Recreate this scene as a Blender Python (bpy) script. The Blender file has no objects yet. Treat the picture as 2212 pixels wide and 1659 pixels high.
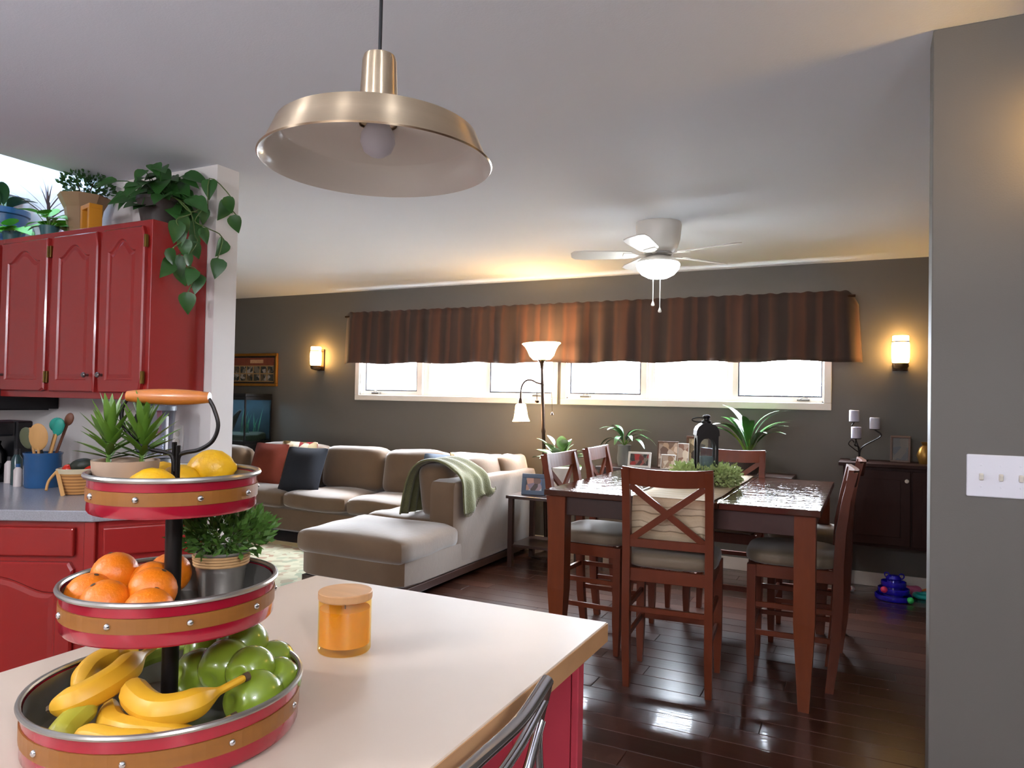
import bpy, bmesh, math, random
from mathutils import Vector, Matrix
rnd = random.Random(11)
S = bpy.context.scene
COL = S.collection
PI = math.pi
R = math.radians

# ------------------------------------------------------------------ camera
YAW, PITCH, ROLL, CAMH, FPX = 0.4594, 0.0205, 0.0193, 1.3423, 1559.06
F_ = Vector((-math.sin(YAW)*math.cos(PITCH), math.cos(YAW)*math.cos(PITCH), math.sin(PITCH)))
R_ = Vector((math.cos(YAW), math.sin(YAW), 0)); U_ = R_.cross(F_)
Rr = math.cos(ROLL)*R_ + math.sin(ROLL)*U_; Ur = -math.sin(ROLL)*R_ + math.cos(ROLL)*U_
cd = bpy.data.cameras.new('camera'); cd.sensor_width = 36; cd.lens = FPX/2212*36; cd.clip_start = .05
cam = bpy.data.objects.new('camera', cd); COL.objects.link(cam)
cam.matrix_world = Matrix(((Rr.x, Ur.x, -F_.x, 0), (Rr.y, Ur.y, -F_.y, 0), (Rr.z, Ur.z, -F_.z, CAMH), (0, 0, 0, 1)))
S.camera = cam

# ------------------------------------------------------------------ sky and exposure
w = bpy.data.worlds.new('sky'); S.world = w; w.use_nodes = True
bgn = w.node_tree.nodes['Background']; bgn.inputs[0].default_value = (.80, .89, 1, 1); bgn.inputs[1].default_value = 72
S.cycles.max_bounces = 8; S.cycles.diffuse_bounces = 4; S.cycles.glossy_bounces = 4; S.cycles.transmission_bounces = 6; S.cycles.transparent_max_bounces = 12
S.view_settings.view_transform = 'Standard'; S.view_settings.look = 'None'
S.view_settings.exposure = 0.75; S.view_settings.gamma = 1; S.view_settings.use_curve_mapping = False

# daylight portals in the window openings (they give off no light, they only steer sampling of the sky)
def portal(name, c, sx, sy, rot):
    l = bpy.data.lights.new(name, 'AREA'); l.shape = 'RECTANGLE'; l.size = sx; l.size_y = sy; l.cycles.is_portal = True
    o = bpy.data.objects.new(name, l); COL.objects.link(o); o.location = c; o.rotation_euler = rot
portal('daylight_portal', (-3.68, 6.215, 1.72), 2.2, .75, (-PI/2, 0, 0))
portal('daylight_portal', (-1.38, 6.215, 1.72), 2.2, .75, (-PI/2, 0, 0))
portal('daylight_portal', (-4.0, 2.1, 3.06), .8, .8, (0, 0, 0))

# ------------------------------------------------------------------ materials
def lin(c):
    return tuple(((v/255)/12.92 if v/255 <= .04045 else ((v/255+.055)/1.055)**2.4) for v in c)
MATS = {}
def mat(name, c, rough=.5, metal=0., var=.08, scale=12., bump=0., bscale=60., stretch=(1, 1, 1), coat=0., emit=0., ecol=None, sub=0., trans=0., sheen=0., aniso=0., spec=.5, bdist=.01):
    if name in MATS: return MATS[name]
    m = bpy.data.materials.new(name); m.use_nodes = True; nt = m.node_tree; N = nt.nodes; L = nt.links
    b = N['Principled BSDF']; col = lin(c)
    b.inputs['Roughness'].default_value = rough; b.inputs['Metallic'].default_value = metal
    b.inputs['Specular IOR Level'].default_value = spec
    b.inputs['Coat Weight'].default_value = coat; b.inputs['Coat Roughness'].default_value = .08
    if sub: b.inputs['Subsurface Weight'].default_value = sub; b.inputs['Subsurface Radius'].default_value = (.01, .006, .003)
    if sheen: b.inputs['Sheen Weight'].default_value = sheen; b.inputs['Sheen Roughness'].default_value = .5
    if trans: b.inputs['Transmission Weight'].default_value = trans
    if aniso: b.inputs['Anisotropic'].default_value = aniso
    tc = N.new('ShaderNodeTexCoord'); mp = N.new('ShaderNodeMapping'); mp.inputs['Scale'].default_value = stretch
    L.new(tc.outputs['Object'], mp.inputs[0])
    nz = N.new('ShaderNodeTexNoise'); nz.inputs['Scale'].default_value = scale; nz.inputs['Detail'].default_value = 5
    L.new(mp.outputs[0], nz.inputs['Vector'])
    mx = N.new('ShaderNodeMix'); mx.data_type = 'RGBA'; mx.name = 'tint'
    mx.inputs[6].default_value = (*[max(0, v*(1-var)) for v in col], 1); mx.inputs[7].default_value = (*[min(1, v*(1+var)) for v in col], 1)
    L.new(nz.outputs['Fac'], mx.inputs[0]); L.new(mx.outputs[2], b.inputs['Base Color'])
    if bump:
        n2 = N.new('ShaderNodeTexNoise'); n2.inputs['Scale'].default_value = bscale; n2.inputs['Detail'].default_value = 4
        L.new(mp.outputs[0], n2.inputs['Vector'])
        bp = N.new('ShaderNodeBump'); bp.inputs['Strength'].default_value = bump; bp.inputs['Distance'].default_value = bdist
        L.new(n2.outputs['Fac'], bp.inputs['Height']); L.new(bp.outputs[0], b.inputs['Normal']); L.new(bp.outputs[0], b.inputs['Coat Normal'])
    if emit:
        b.inputs['Emission Color'].default_value = (*lin(ecol or c), 1); b.inputs['Emission Strength'].default_value = emit
    MATS[name] = m
    return m

def glassmat(name, tint=(255, 255, 255), refl=.08, rough=.02):
    if name in MATS: return MATS[name]
    m = bpy.data.materials.new(name); m.use_nodes = True; nt = m.node_tree; N = nt.nodes; L = nt.links
    for n in list(N):
        if n.type != 'OUTPUT_MATERIAL': N.remove(n)
    out = [n for n in N if n.type == 'OUTPUT_MATERIAL'][0]
    t = N.new('ShaderNodeBsdfTransparent'); t.inputs[0].default_value = (*lin(tint), 1)
    g = N.new('ShaderNodeBsdfGlossy'); g.inputs['Roughness'].default_value = rough
    nz = N.new('ShaderNodeTexNoise'); nz.inputs['Scale'].default_value = 3
    mr = N.new('ShaderNodeMapRange'); mr.inputs[3].default_value = refl*.7; mr.inputs[4].default_value = refl*1.3
    L.new(nz.outputs['Fac'], mr.inputs[0])
    ms = N.new('ShaderNodeMixShader'); L.new(mr.outputs[0], ms.inputs[0]); L.new(t.outputs[0], ms.inputs[1]); L.new(g.outputs[0], ms.inputs[2])
    L.new(ms.outputs[0], out.inputs[0]); MATS[name] = m
    return m

def rampmat(name, axis, period, stops, rough=.7, sheen=0., warp=0., bump=0.):
    """stripes across one object axis: stops = [(pos, srgb)]"""
    m = mat(name, stops[0][1], rough, sheen=sheen, bump=bump, bscale=150); N = m.node_tree.nodes; L = m.node_tree.links; b = N['Principled BSDF']
    tc = N.new('ShaderNodeTexCoord'); sx = N.new('ShaderNodeSeparateXYZ'); L.new(tc.outputs['Object'], sx.inputs[0])
    src = sx.outputs[axis]
    if warp:
        nz = N.new('ShaderNodeTexNoise'); nz.inputs['Scale'].default_value = 6
        L.new(tc.outputs['Object'], nz.inputs['Vector'])
        ma = N.new('ShaderNodeMath'); ma.operation = 'MULTIPLY_ADD'; ma.inputs[1].default_value = warp
        L.new(nz.outputs['Fac'], ma.inputs[0]); L.new(src, ma.inputs[2]); src = ma.outputs[0]
    dv = N.new('ShaderNodeMath'); dv.operation = 'DIVIDE'; dv.inputs[1].default_value = period; L.new(src, dv.inputs[0])
    fr = N.new('ShaderNodeMath'); fr.operation = 'FRACT'; L.new(dv.outputs[0], fr.inputs[0])
    cr = N.new('ShaderNodeValToRGB'); cr.color_ramp.interpolation = 'LINEAR'; e = cr.color_ramp.elements
    while len(e) > 1: e.remove(e[0])
    e[0].position = stops[0][0]; e[0].color = (*lin(stops[0][1]), 1)
    for p, c in stops[1:]:
        k = e.new(p); k.color = (*lin(c), 1)
    L.new(fr.outputs[0], cr.inputs[0]); L.new(cr.outputs[0], b.inputs['Base Color'])
    return m

def patchmat(name, cols, scale=8., rough=.8, smooth=False):
    """irregular patches (voronoi cells) picking from a list of colours: prints, photographs, rugs"""
    m = mat(name, cols[0], rough); N = m.node_tree.nodes; L = m.node_tree.links; b = N['Principled BSDF']
    tc = N.new('ShaderNodeTexCoord'); v = N.new('ShaderNodeTexVoronoi'); v.inputs['Scale'].default_value = scale
    L.new(tc.outputs['Object'], v.inputs['Vector'])
    sp = N.new('ShaderNodeSeparateColor'); L.new(v.outputs['Color'], sp.inputs[0])
    cr = N.new('ShaderNodeValToRGB'); cr.color_ramp.interpolation = 'LINEAR' if smooth else 'CONSTANT'; e = cr.color_ramp.elements
    while len(e) > 1: e.remove(e[0])
    e[0].position = 0; e[0].color = (*lin(cols[0]), 1)
    for i, c in enumerate(cols[1:]):
        k = e.new((i+1)/len(cols)); k.color = (*lin(c), 1)
    L.new(sp.outputs[0], cr.inputs[0]); L.new(cr.outputs[0], b.inputs['Base Color'])
    return m

# ------------------------------------------------------------------ mesh helpers
def bmnew(): return bmesh.new()
def box(bm, x0, y0, z0, x1, y1, z1):
    vs = [bm.verts.new((x, y, z)) for z in (z0, z1) for y in (y0, y1) for x in (x0, x1)]
    for f in ((0, 2, 3, 1), (4, 5, 7, 6), (0, 1, 5, 4), (1, 3, 7, 5), (3, 2, 6, 7), (2, 0, 4, 6)):
        bm.faces.new([vs[i] for i in f])
    return vs
def bev(bm, o=.004, seg=2):
    bmesh.ops.bevel(bm, geom=list(bm.edges)[:], offset=o, segments=seg, affect='EDGES', profile=.5, clamp_overlap=True)
    return bm
def B(x0, y0, z0, x1, y1, z1, bevel=.004, seg=2):
    bm = bmnew(); box(bm, x0, y0, z0, x1, y1, z1)
    if bevel: bev(bm, bevel, seg)
    return bm
def lathe(prof, n=32, cx=0, cy=0, bm=None, cap=True):
    bm = bm or bmnew(); rings = []
    for r, z in prof:
        if r < 1e-6: rings.append([bm.verts.new((cx, cy, z))])
        else: rings.append([bm.verts.new((cx+r*math.cos(2*PI*i/n), cy+r*math.sin(2*PI*i/n), z)) for i in range(n)])
    for a, b in zip(rings, rings[1:]):
        for i in range(n):
            j = (i+1) % n
            if len(a) == 1 and len(b) == 1: continue
            if len(a) == 1: bm.faces.new((a[0], b[j], b[i]))
            elif len(b) == 1: bm.faces.new((a[i], a[j], b[0]))
            else: bm.faces.new((a[i], a[j], b[j], b[i]))
    if cap:
        if len(rings[0]) > 1: bm.faces.new(rings[0][::-1])
        if len(rings[-1]) > 1: bm.faces.new(rings[-1])
    bmesh.ops.recalc_face_normals(bm, faces=bm.faces[:])
    return bm
def spline(pts, k=6):
    P = [Vector(p) for p in pts]; out = []
    for i in range(len(P)-1):
        p0 = P[i-1] if i else P[i]*2-P[i+1]; p1, p2 = P[i], P[i+1]; p3 = P[i+2] if i+2 < len(P) else P[i+1]*2-P[i]
        for j in range(k):
            t = j/k
            out.append(.5*((2*p1)+(p2-p0)*t+(2*p0-5*p1+4*p2-p3)*t*t+(3*p1-p0-3*p2+p3)*t**3))
    out.append(P[-1]); return out
def tube(pts, r, n=8, bm=None, flat=1., closed=False):
    bm = bm or bmnew(); P = [Vector(p) for p in pts]; m = len(P)
    rr = r if isinstance(r, (list, tuple)) else [r]*m
    if len(rr) != m: rr = [rr[min(len(rr)-1, int(i*(len(rr)-1)/(m-1)))]*(1-((i*(len(rr)-1)/(m-1)) % 1)) + rr[min(len(rr)-1, int(i*(len(rr)-1)/(m-1))+1)]*((i*(len(rr)-1)/(m-1)) % 1) for i in range(m)]
    up = None; rings = []
    for i in range(m):
        t = (P[(i+1) % m]-P[i-1]) if closed else (P[min(i+1, m-1)]-P[max(i-1, 0)])
        t.normalize()
        if up is None: up = Vector((0, 0, 1)) if abs(t.z) < .9 else Vector((0, 1, 0))
        a = t.cross(up)
        if a.length < 1e-5: a = t.cross(Vector((1, 0, .3)))
        a.normalize(); up = a.cross(t).normalized()
        rings.append([bm.verts.new(P[i]+rr[i]*(math.cos(2*PI*k/n)*a+math.sin(2*PI*k/n)*flat*up)) for k in range(n)])
    for i in range(m if closed else m-1):
        A, C = rings[i], rings[(i+1) % m]
        for k in range(n): bm.faces.new((A[k], A[(k+1) % n], C[(k+1) % n], C[k]))
    if not closed: bm.faces.new(rings[0][::-1]); bm.faces.new(rings[-1])
    bmesh.ops.recalc_face_normals(bm, faces=bm.faces[:])
    return bm
def prism(poly, a0, a1, axis='z', bm=None):
    """extrude a 2D polygon along an axis; poly coords are the two other axes in order"""
    bm = bm or bmnew()
    def P(u, v, a): return {'z': (u, v, a), 'y': (u, a, v), 'x': (a, u, v)}[axis]
    lo = [bm.verts.new(P(u, v, a0)) for u, v in poly]; hi = [bm.verts.new(P(u, v, a1)) for u, v in poly]
    n = len(poly); bm.faces.new(lo[::-1]); bm.faces.new(hi)
    for i in range(n): bm.faces.new((lo[i], lo[(i+1) % n], hi[(i+1) % n], hi[i]))
    bmesh.ops.recalc_face_normals(bm, faces=bm.faces[:])
    return bm
def bar(p0, p1, wx, wy, bm=None, side=None):
    """square bar from p0 to p1; wx across the side direction, wy across the third one"""
    bm = bm or bmnew(); p0, p1 = Vector(p0), Vector(p1); t = (p1-p0).normalized()
    s = Vector(side) if side else (Vector((1, 0, 0)) if abs(t.x) < .8 else Vector((0, 1, 0)))
    s = (s-t*s.dot(t)).normalized(); o = t.cross(s)
    A = [bm.verts.new(p0+s*wx/2*i+o*wy/2*j) for i, j in ((-1, -1), (1, -1), (1, 1), (-1, 1))]
    C = [bm.verts.new(p1+s*wx/2*i+o*wy/2*j) for i, j in ((-1, -1), (1, -1), (1, 1), (-1, 1))]
    bm.faces.new(A[::-1]); bm.faces.new(C)
    for i in range(4): bm.faces.new((A[i], A[(i+1) % 4], C[(i+1) % 4], C[i]))
    bmesh.ops.recalc_face_normals(bm, faces=bm.faces[:])
    return bm
def cushion(sx, sy, sz, p=5., cuts=7, puff=.0, wob=.0, seed=0, c=(0, 0, 0), plan=None, thin=2):
    bm = bmnew(); bmesh.ops.create_cube(bm, size=2); bmesh.ops.subdivide_edges(bm, edges=bm.edges[:], cuts=cuts, use_grid_fill=True)
    rr = random.Random(seed); ph = [rr.uniform(0, 6) for _ in range(6)]
    for v in bm.verts:
        x, y, z = v.co
        if plan:
            q3 = [abs(x), abs(y), abs(z)]; t = q3.pop(thin); n = ((q3[0]**plan+q3[1]**plan)**(p/plan)+t**p)**(1/p)
        else: n = (abs(x)**p+abs(y)**p+abs(z)**p)**(1/p)
        x, y, z = x/n, y/n, z/n
        if puff: z *= 1+puff*(1-x*x)*(1-y*y)
        dz = wob*(math.sin(3*x+ph[0])*math.cos(2.3*y+ph[1])+.6*math.sin(6*y+ph[2]+2*x))
        v.co = (c[0]+sx/2*x, c[1]+sy/2*y, c[2]+sz/2*z+dz)
    return bm
def blob(rx, ry, rz, n=12, bm=None, c=(0, 0, 0)):
    bm = bm or bmnew(); r = bmesh.ops.create_uvsphere(bm, u_segments=n*2, v_segments=n, radius=1)
    for v in r['verts']: v.co = (c[0]+v.co.x*rx, c[1]+v.co.y*ry, c[2]+v.co.z*rz)
    return bm
def data(name, bm, m, smooth=False):
    me = bpy.data.meshes.new(name); bm.to_mesh(me); bm.free()
    if m: me.materials.append(m)
    if smooth:
        for f in me.polygons: f.use_smooth = True
        me.set_sharp_from_angle(angle=R(42))
    return me
def part(name, bm, m, parent=None, smooth=False, loc=(0, 0, 0), rot=(0, 0, 0), label=None):
    me = bm if isinstance(bm, bpy.types.Mesh) else data(name, bm, m, smooth)
    o = bpy.data.objects.new(name, me); COL.objects.link(o); o.location = loc; o.rotation_euler = rot
    if parent is not None: o.parent = parent
    if label: o['label'] = label
    return o
def tag(o, label, cat, group=None, kind=None):
    if label: o['label'] = label
    if cat: o['category'] = cat
    if group: o['group'] = group
    if kind: o['kind'] = kind
    return o
def thing(name, label, cat, loc=(0, 0, 0), rz=0, group=None, rot=None):
    o = bpy.data.objects.new(name, None); COL.objects.link(o); o.location = loc; o.rotation_euler = rot or (0, 0, rz); o.empty_display_size = .1
    return tag(o, label, cat, group)
def struct(name, bm, m, label, cat, smooth=False, parent=None):
    o = part(name, bm, m, parent, smooth)
    if parent is None: tag(o, label, cat, None, 'structure')
    return o
def solid(o, t, off=0):
    md = o.modifiers.new('thickness', 'SOLIDIFY'); md.thickness = t; md.offset = off; return o
def subs(o, l=1):
    md = o.modifiers.new('round', 'SUBSURF'); md.levels = l; md.render_levels = l; return o
def leafmesh(name, L, W, m, shape='oval', fold=.25, droop=.3, n=8):
    bm = bmnew(); rows = []
    for i in range(n+1):
        t = i/n
        if shape == 'heart': wd = W*(math.sin(PI*min(1, t*.92+.08)**.62))*(1 if t > .05 else .6)
        elif shape == 'blade': wd = W*(.55+.45*math.sin(PI*min(t*1.3, 1)))*(1-t**3)
        elif shape == 'spear': wd = W*math.sin(PI*(t*.93+.05))**.8*(1-.25*t)
        else: wd = W*math.sin(PI*(t*.94+.03))**.7
        x = L*t*math.cos(droop*t*.8); z = -L*droop*t*t*.6
        rows.append([bm.verts.new((x, -wd/2, z+fold*wd/2)), bm.verts.new((x, 0, z)), bm.verts.new((x, wd/2, z+fold*wd/2))])
    for a, b in zip(rows, rows[1:]):
        bm.faces.new((a[0], b[0], b[1], a[1])); bm.faces.new((a[1], b[1], b[2], a[2]))
    return data(name, bm, m, True)
def leaf(parent, me, pos, d, up=(0, 0, 1), s=1., name='leaf', roll=0.):
    d = Vector(d).normalized(); up = Vector(up); y = up.cross(d)
    if y.length < 1e-3: y = Vector((0, 1, 0)).cross(d)
    y.normalize(); z = d.cross(y)
    M = Matrix(((d.x, y.x, z.x, 0), (d.y, y.y, z.y, 0), (d.z, y.z, z.z, 0), (0, 0, 0, 1))) @ Matrix.Rotation(roll, 4, 'X')
    M = Matrix.Translation(pos) @ M @ Matrix.Scale(s, 4)
    o = bpy.data.objects.new(name, me); COL.objects.link(o); o.parent = parent; o.matrix_local = M
    return o

# ------------------------------------------------------------------ palette
wallgrey = mat('grey_wall_paint', (102, 98, 91), .6, var=.03, scale=3, bump=.06, bscale=220)
white_paint = mat('white_wall_paint', (226, 220, 214), .6, var=.02, scale=3, bump=.05, bscale=200)
ceil_paint = mat('ceiling_paint', (232, 237, 245), .7, var=.02, scale=2, bump=.08, bscale=160)
trim_white = mat('white_trim_paint', (236, 230, 220), .35, var=.02)
red_gloss = mat('red_cabinet_enamel', (148, 36, 32), .25, var=.05, scale=4, bump=.03, bscale=14, coat=.25)
red_satin = mat('red_island_paint', (196, 70, 84), .4, var=.03, scale=4)
chrome = mat('chrome', (205, 205, 208), .08, 1., var=.03)
nickel = mat('brushed_nickel', (218, 198, 168), .34, 1., var=.06, scale=40, stretch=(1, 1, 30), aniso=.97)
galv = mat('galvanised_steel', (168, 165, 158), .3, .85, var=.12, scale=25)
iron = mat('black_iron', (34, 30, 28), .4, .6, var=.15, scale=30)
brass = mat('aged_brass', (150, 120, 60), .3, 1., var=.1)
_n = nickel.node_tree.nodes; _t = _n.new('ShaderNodeTangent'); _t.direction_type = 'RADIAL'; _t.axis = 'Z'; _n['Principled BSDF'].inputs['Anisotropic Rotation'].default_value = .25
nickel.node_tree.links.new(_t.outputs[0], _n['Principled BSDF'].inputs['Tangent'])
black_pl = mat('black_plastic', (20, 20, 22), .35, var=.1)
bronze = mat('dark_bronze', (62, 46, 36), .35, .8, var=.15)
# ------------------------------------------------------------------ structure
XL, XR, YN, YB, ZC = -7.2, 2.4, -3.2, 6.06, 2.44
floor_m = mat('dark_floor_wood', (66, 38, 28), .28, var=.3, scale=5, stretch=(1, 9, 9), bump=.05, bscale=7, coat=.7)
_b = floor_m.node_tree.nodes['Principled BSDF']; _b.inputs['Coat Roughness'].default_value = .08
_oi = floor_m.node_tree.nodes.new('ShaderNodeObjectInfo'); _hs = floor_m.node_tree.nodes.new('ShaderNodeHueSaturation')
_mr = floor_m.node_tree.nodes.new('ShaderNodeMapRange'); _mr.inputs[3].default_value = .7; _mr.inputs[4].default_value = 1.35
floor_m.node_tree.links.new(_oi.outputs['Random'], _mr.inputs[0]); floor_m.node_tree.links.new(_mr.outputs[0], _hs.inputs['Value'])
floor_m.node_tree.links.new(floor_m.node_tree.nodes['tint'].outputs[2], _hs.inputs['Color']); floor_m.node_tree.links.new(_hs.outputs[0], _b.inputs['Base Color'])
bm = bmnew(); box(bm, XL-.1, YN-.1, -.15, XR+.1, YB+.14, -.004)
floor = struct('floor', bm, floor_m, 'dark reddish brown glossy wood plank floor of the whole room', 'floor')
PLW = .13
plank_me = data('plank', B(-.6, -PLW/2+.0008, -.012, .6, PLW/2-.0008, 0, .0022, 1), floor_m)
y = 2.2; row = 0
while y < YB-.02:
    x = -4.0-rnd.uniform(0, .9)
    while x < 1.3:
        ln = rnd.choice((.9, 1.2, 1.2, 1.45)); x1 = min(x+ln, 1.6)
        o = part('plank', plank_me, None, floor, loc=((x+x1)/2, y+PLW/2, rnd.uniform(-.0006, .0002)), rot=(rnd.uniform(-.0025, .0025), rnd.uniform(-.0006, .0006), 0))
        o.scale = ((x1-x-.0016)/1.2, 1, 1); x = x1
    y += PLW; row += 1

WZ0, WZ1 = 1.355, 2.08
WIN = ((-4.77, -2.585, ((-4.72, -4.10), (-3.951, -3.344), (-3.243, -2.617))), (-2.445, -.312, ((-2.417, -1.784), (-1.657, -1.054), (-.947, -.335))))
bm = bmnew()
for a, b in ((XL-.1, WIN[0][0]), (WIN[0][1], WIN[1][0]), (WIN[1][1], XR+.1)): box(bm, a, YB, 0, b, YB+.14, ZC+.1)
for a, b, _ in WIN: box(bm, a, YB, 0, b, YB+.14, WZ0); box(bm, a, YB, WZ1, b, YB+.14, ZC+.1)
wall_back = struct('wall_back', bm, wallgrey, 'dark grey painted wall with the long row of windows', 'wall')
bm = bmnew(); box(bm, .16, 2.40, 0, XR+.1, 2.52, ZC)
struct('wall_right', bev(bm, .003, 2), wallgrey, 'grey painted partition wall at right edge with switch plate', 'wall')
bm = bmnew(); box(bm, -5.2, 2.45, 0, -2.81, 2.583, ZC); 
struct('wall_left', bm, white_paint, 'white kitchen wall behind the red cabinets, ending in a white edge', 'wall')
bm = bmnew(); box(bm, -5.3, YN, 0, -5.2, 2.583, ZC); box(bm, XL-.1, 2.45, 0, -5.2, 2.583, ZC)
struct('wall_kitchen', bm, white_paint, 'white kitchen side wall outside the view', 'wall')
bm = bmnew(); box(bm, XL-.1, 2.583, 0, XL, YB, ZC)
struct('wall_living', bm, wallgrey, 'grey living room end wall outside the view', 'wall')
bm = bmnew(); box(bm, XR, YN, 0, XR+.1, YB, ZC+.1)
struct('wall_dining', bm, wallgrey, 'grey dining side wall outside the view', 'wall')
bm = bmnew(); box(bm, -5.3, YN-.1, 0, XR+.1, YN, ZC+.1)
struct('wall_near', bm, white_paint, 'white kitchen wall behind the viewer', 'wall')
# ceiling with the skylight well over the counter
SK = (-4.35, -3.65, 1.75, 2.45); SH = .55
bm = bmnew()
box(bm, SK[1], YN-.1, ZC, XR+.1, YB+.14, ZC+.1); box(bm, XL-.1, YN-.1, ZC, SK[0], YB+.14, ZC+.1)
box(bm, SK[0], YN-.1, ZC, SK[1], SK[2], ZC+.1); box(bm, SK[0], SK[3], ZC, SK[1], YB+.14, ZC+.1)
struct('ceiling', bm, ceil_paint, 'smooth white painted ceiling', 'ceiling')
bm = bmnew(); t = .05
box(bm, SK[0]-t, SK[2]-t, ZC+.1, SK[0], SK[3]+t, ZC+SH); box(bm, SK[1], SK[2]-t, ZC+.1, SK[1]+t, SK[3]+t, ZC+SH)
box(bm, SK[0], SK[2]-t, ZC+.1, SK[1], SK[2], ZC+SH); box(bm, SK[0], SK[3], ZC+.1, SK[1], SK[3]+t, ZC+SH)
sk = struct('window_3', bm, white_paint, 'bright white skylight shaft above the plants on the cabinets', 'skylight')
bm = bmnew()
for a in ((SK[0]-t, SK[2]-t, SK[0]+.05, SK[3]+t), (SK[1]-.05, SK[2]-t, SK[1]+t, SK[3]+t), (SK[0]+.05, SK[2]-t, SK[1]-.05, SK[2]+.05), (SK[0]+.05, SK[3]-.05, SK[1]-.05, SK[3]+t)): box(bm, a[0], a[1], ZC+SH, a[2], a[3], ZC+SH+.05)
part('skylight_frame', bm, trim_white, sk)
part('pane', B(SK[0]+.05, SK[2]+.05, ZC+SH+.02, SK[1]-.05, SK[3]-.05, ZC+SH+.026, 0), glassmat('dimmed_skylight_glass', (140, 148, 158), .07), sk)  # pane tinted dark to cut the daylight coming down the shaft

winglass = glassmat('window_glass')
gasket = mat('dark_window_gasket', (52, 56, 70), .5)
crankm = mat('window_crank_metal', (120, 116, 108), .35, .7)
for wi, (a, b, panes) in enumerate(WIN):
    T = .055; bm = bmnew()
    box(bm, a-T, YB-.018, WZ0-T, b+T, YB, WZ0); box(bm, a-T, YB-.018, WZ1, b+T, YB, WZ1+T)
    box(bm, a-T, YB-.018, WZ0, a, YB, WZ1); box(bm, b, YB-.018, WZ0, b+T, YB, WZ1)
    wn = struct('window_%d' % (wi+1), bev(bm, .003, 1), trim_white, ['white framed triple window behind the floor lamp', 'white framed triple window behind the ceiling fan and table'][wi], 'window')
    bm = bmnew(); box(bm, a, YB, WZ0, b, YB+.13, WZ0+.012); box(bm, a, YB, WZ1-.012, b, YB+.13, WZ1); box(bm, a, YB, WZ0, a+.012, YB+.13, WZ1); box(bm, b-.012, YB, WZ0, b, YB+.13, WZ1)
    part('jamb', bm, trim_white, wn)
    for pi, (p0, p1) in enumerate(panes):
        deep = YB+.075 if pi == 1 else YB+.04
        lo = a+.012 if pi == 0 else (panes[pi-1][1]+p0)/2; hi = b-.012 if pi == 2 else (p1+panes[pi+1][0])/2
        z0, z1 = WZ0+.055, WZ1-.05
        bm = bmnew()
        box(bm, lo, deep, WZ0+.012, p0-.012, deep+.045, WZ1-.012); box(bm, p1+.012, deep, WZ0+.012, hi, deep+.045, WZ1-.012)
        box(bm, p0-.012, deep, WZ0+.012, p1+.012, deep+.045, z0-.012); box(bm, p0-.012, deep, z1, p1+.012, deep+.045, WZ1-.012)
        sash = part('sash', bm, trim_white, wn)
        bm = bmnew(); g = deep+.004
        for q in ((p0-.012, z0-.012, p0, z1), (p1, z0-.012, p1+.012, z1), (p0, z0-.012, p1, z0)): box(bm, q[0], g, q[1], q[2], g+.035, q[3])
        part('gasket', bm, gasket if pi != 1 else trim_white, sash)
        part('pane', B(p0, deep+.02, z0, p1, deep+.026, z1, 0), winglass, sash)
        if pi != 1:
            cxk = p0+.10 if pi == 0 else p1-.17
            ck = part('crank', B(cxk, YB-.002, WZ0+.012, cxk+.09, YB+.038, WZ0+.03, .003), crankm, wn)
            part('crank_handle', tube([(cxk+.02, YB+.01, WZ0+.03), (cxk+.05, YB-.01, WZ0+.042), (cxk+.08, YB-.012, WZ0+.036)], .004, 6), crankm, ck, True)
# baseboard along the back wall
o = struct('baseboard_back', B(XL, YB-.014, 0, XR, YB, .10, .003), trim_white, 'white baseboard along the foot of the grey back wall', 'baseboard')
o = struct('baseboard_right', B(.145, 2.386, 0, XR, 2.40, .10, .003), trim_white, 'white baseboard along the partition wall', 'baseboard')
# outdoors, seen only through the panes
bounce_ground = mat('pale_bounce_ground', (214, 211, 204), .9, var=.08, scale=1.5)  # ground coloured pale so it bounces daylight up to the ceiling
bm = bmnew(); box(bm, -40, -30, -.6, 40, 45, -.35)
tag(part('ground', bm, bounce_ground), 'yard outside the windows, coloured pale to bounce daylight inside', 'ground', None, 'structure')
nh = thing('neighbour_house', 'pale neighbouring house seen through the window panes', 'house', (0, 19, -.35))
siding = mat('white_siding', (240, 243, 245), .6, var=.02)
part('wall', B(-19, 0, 0, -8.6, 4, 2.9, 0), siding, nh)
part('roof', prism([(-.4, 2.9), (4.4, 2.9), (2, 3.8)], -19.3, -8.3, 'x'), mat('pale_roof', (190, 188, 186), .8), nh)
hw = part('window', B(-11.9, -.03, 1.95, -11.1, 0, 2.6, 0), mat('house_window_pane', (110, 160, 165), .3), nh)
part('window_frame', prism([(-12.02, 1.85), (-10.98, 1.85), (-10.98, 2.7), (-12.02, 2.7)], -.02, 0, 'y'), trim_white, hw)
# ------------------------------------------------------------------ kitchen: island
ZI = .932
lam = mat('beige_laminate', (198, 180, 162), .4, var=.05, scale=9, bump=.01, bscale=300, spec=.35)
lam_edge = mat('tan_laminate_edge', (196, 150, 104), .4, var=.18, scale=30, stretch=(1, .3, 1))
ct = tag(part('island_countertop', B(-1.125, -.9, ZI-.036, -.431, 1.288, ZI, .0015, 1), lam), 'cream laminate island countertop under the tiered tray', 'countertop')
part('edge_band', B(-.4312, -.9, ZI-.035, -.4295, 1.2885, ZI-.002, 0), lam_edge, ct)
part('edge_band', B(-1.125, 1.2875, ZI-.035, -.431, 1.2892, ZI-.002, 0), lam_edge, ct)
isl = thing('kitchen_island', 'red painted kitchen island below the cream countertop', 'island')
part('body', B(-1.07, -.8, .09, -.594, 1.252, ZI-.036, .002, 1), red_satin, isl)
part('toe_kick', B(-1.03, -.78, 0, -.63, 1.22, .09, 0), black_pl, isl)
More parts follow.
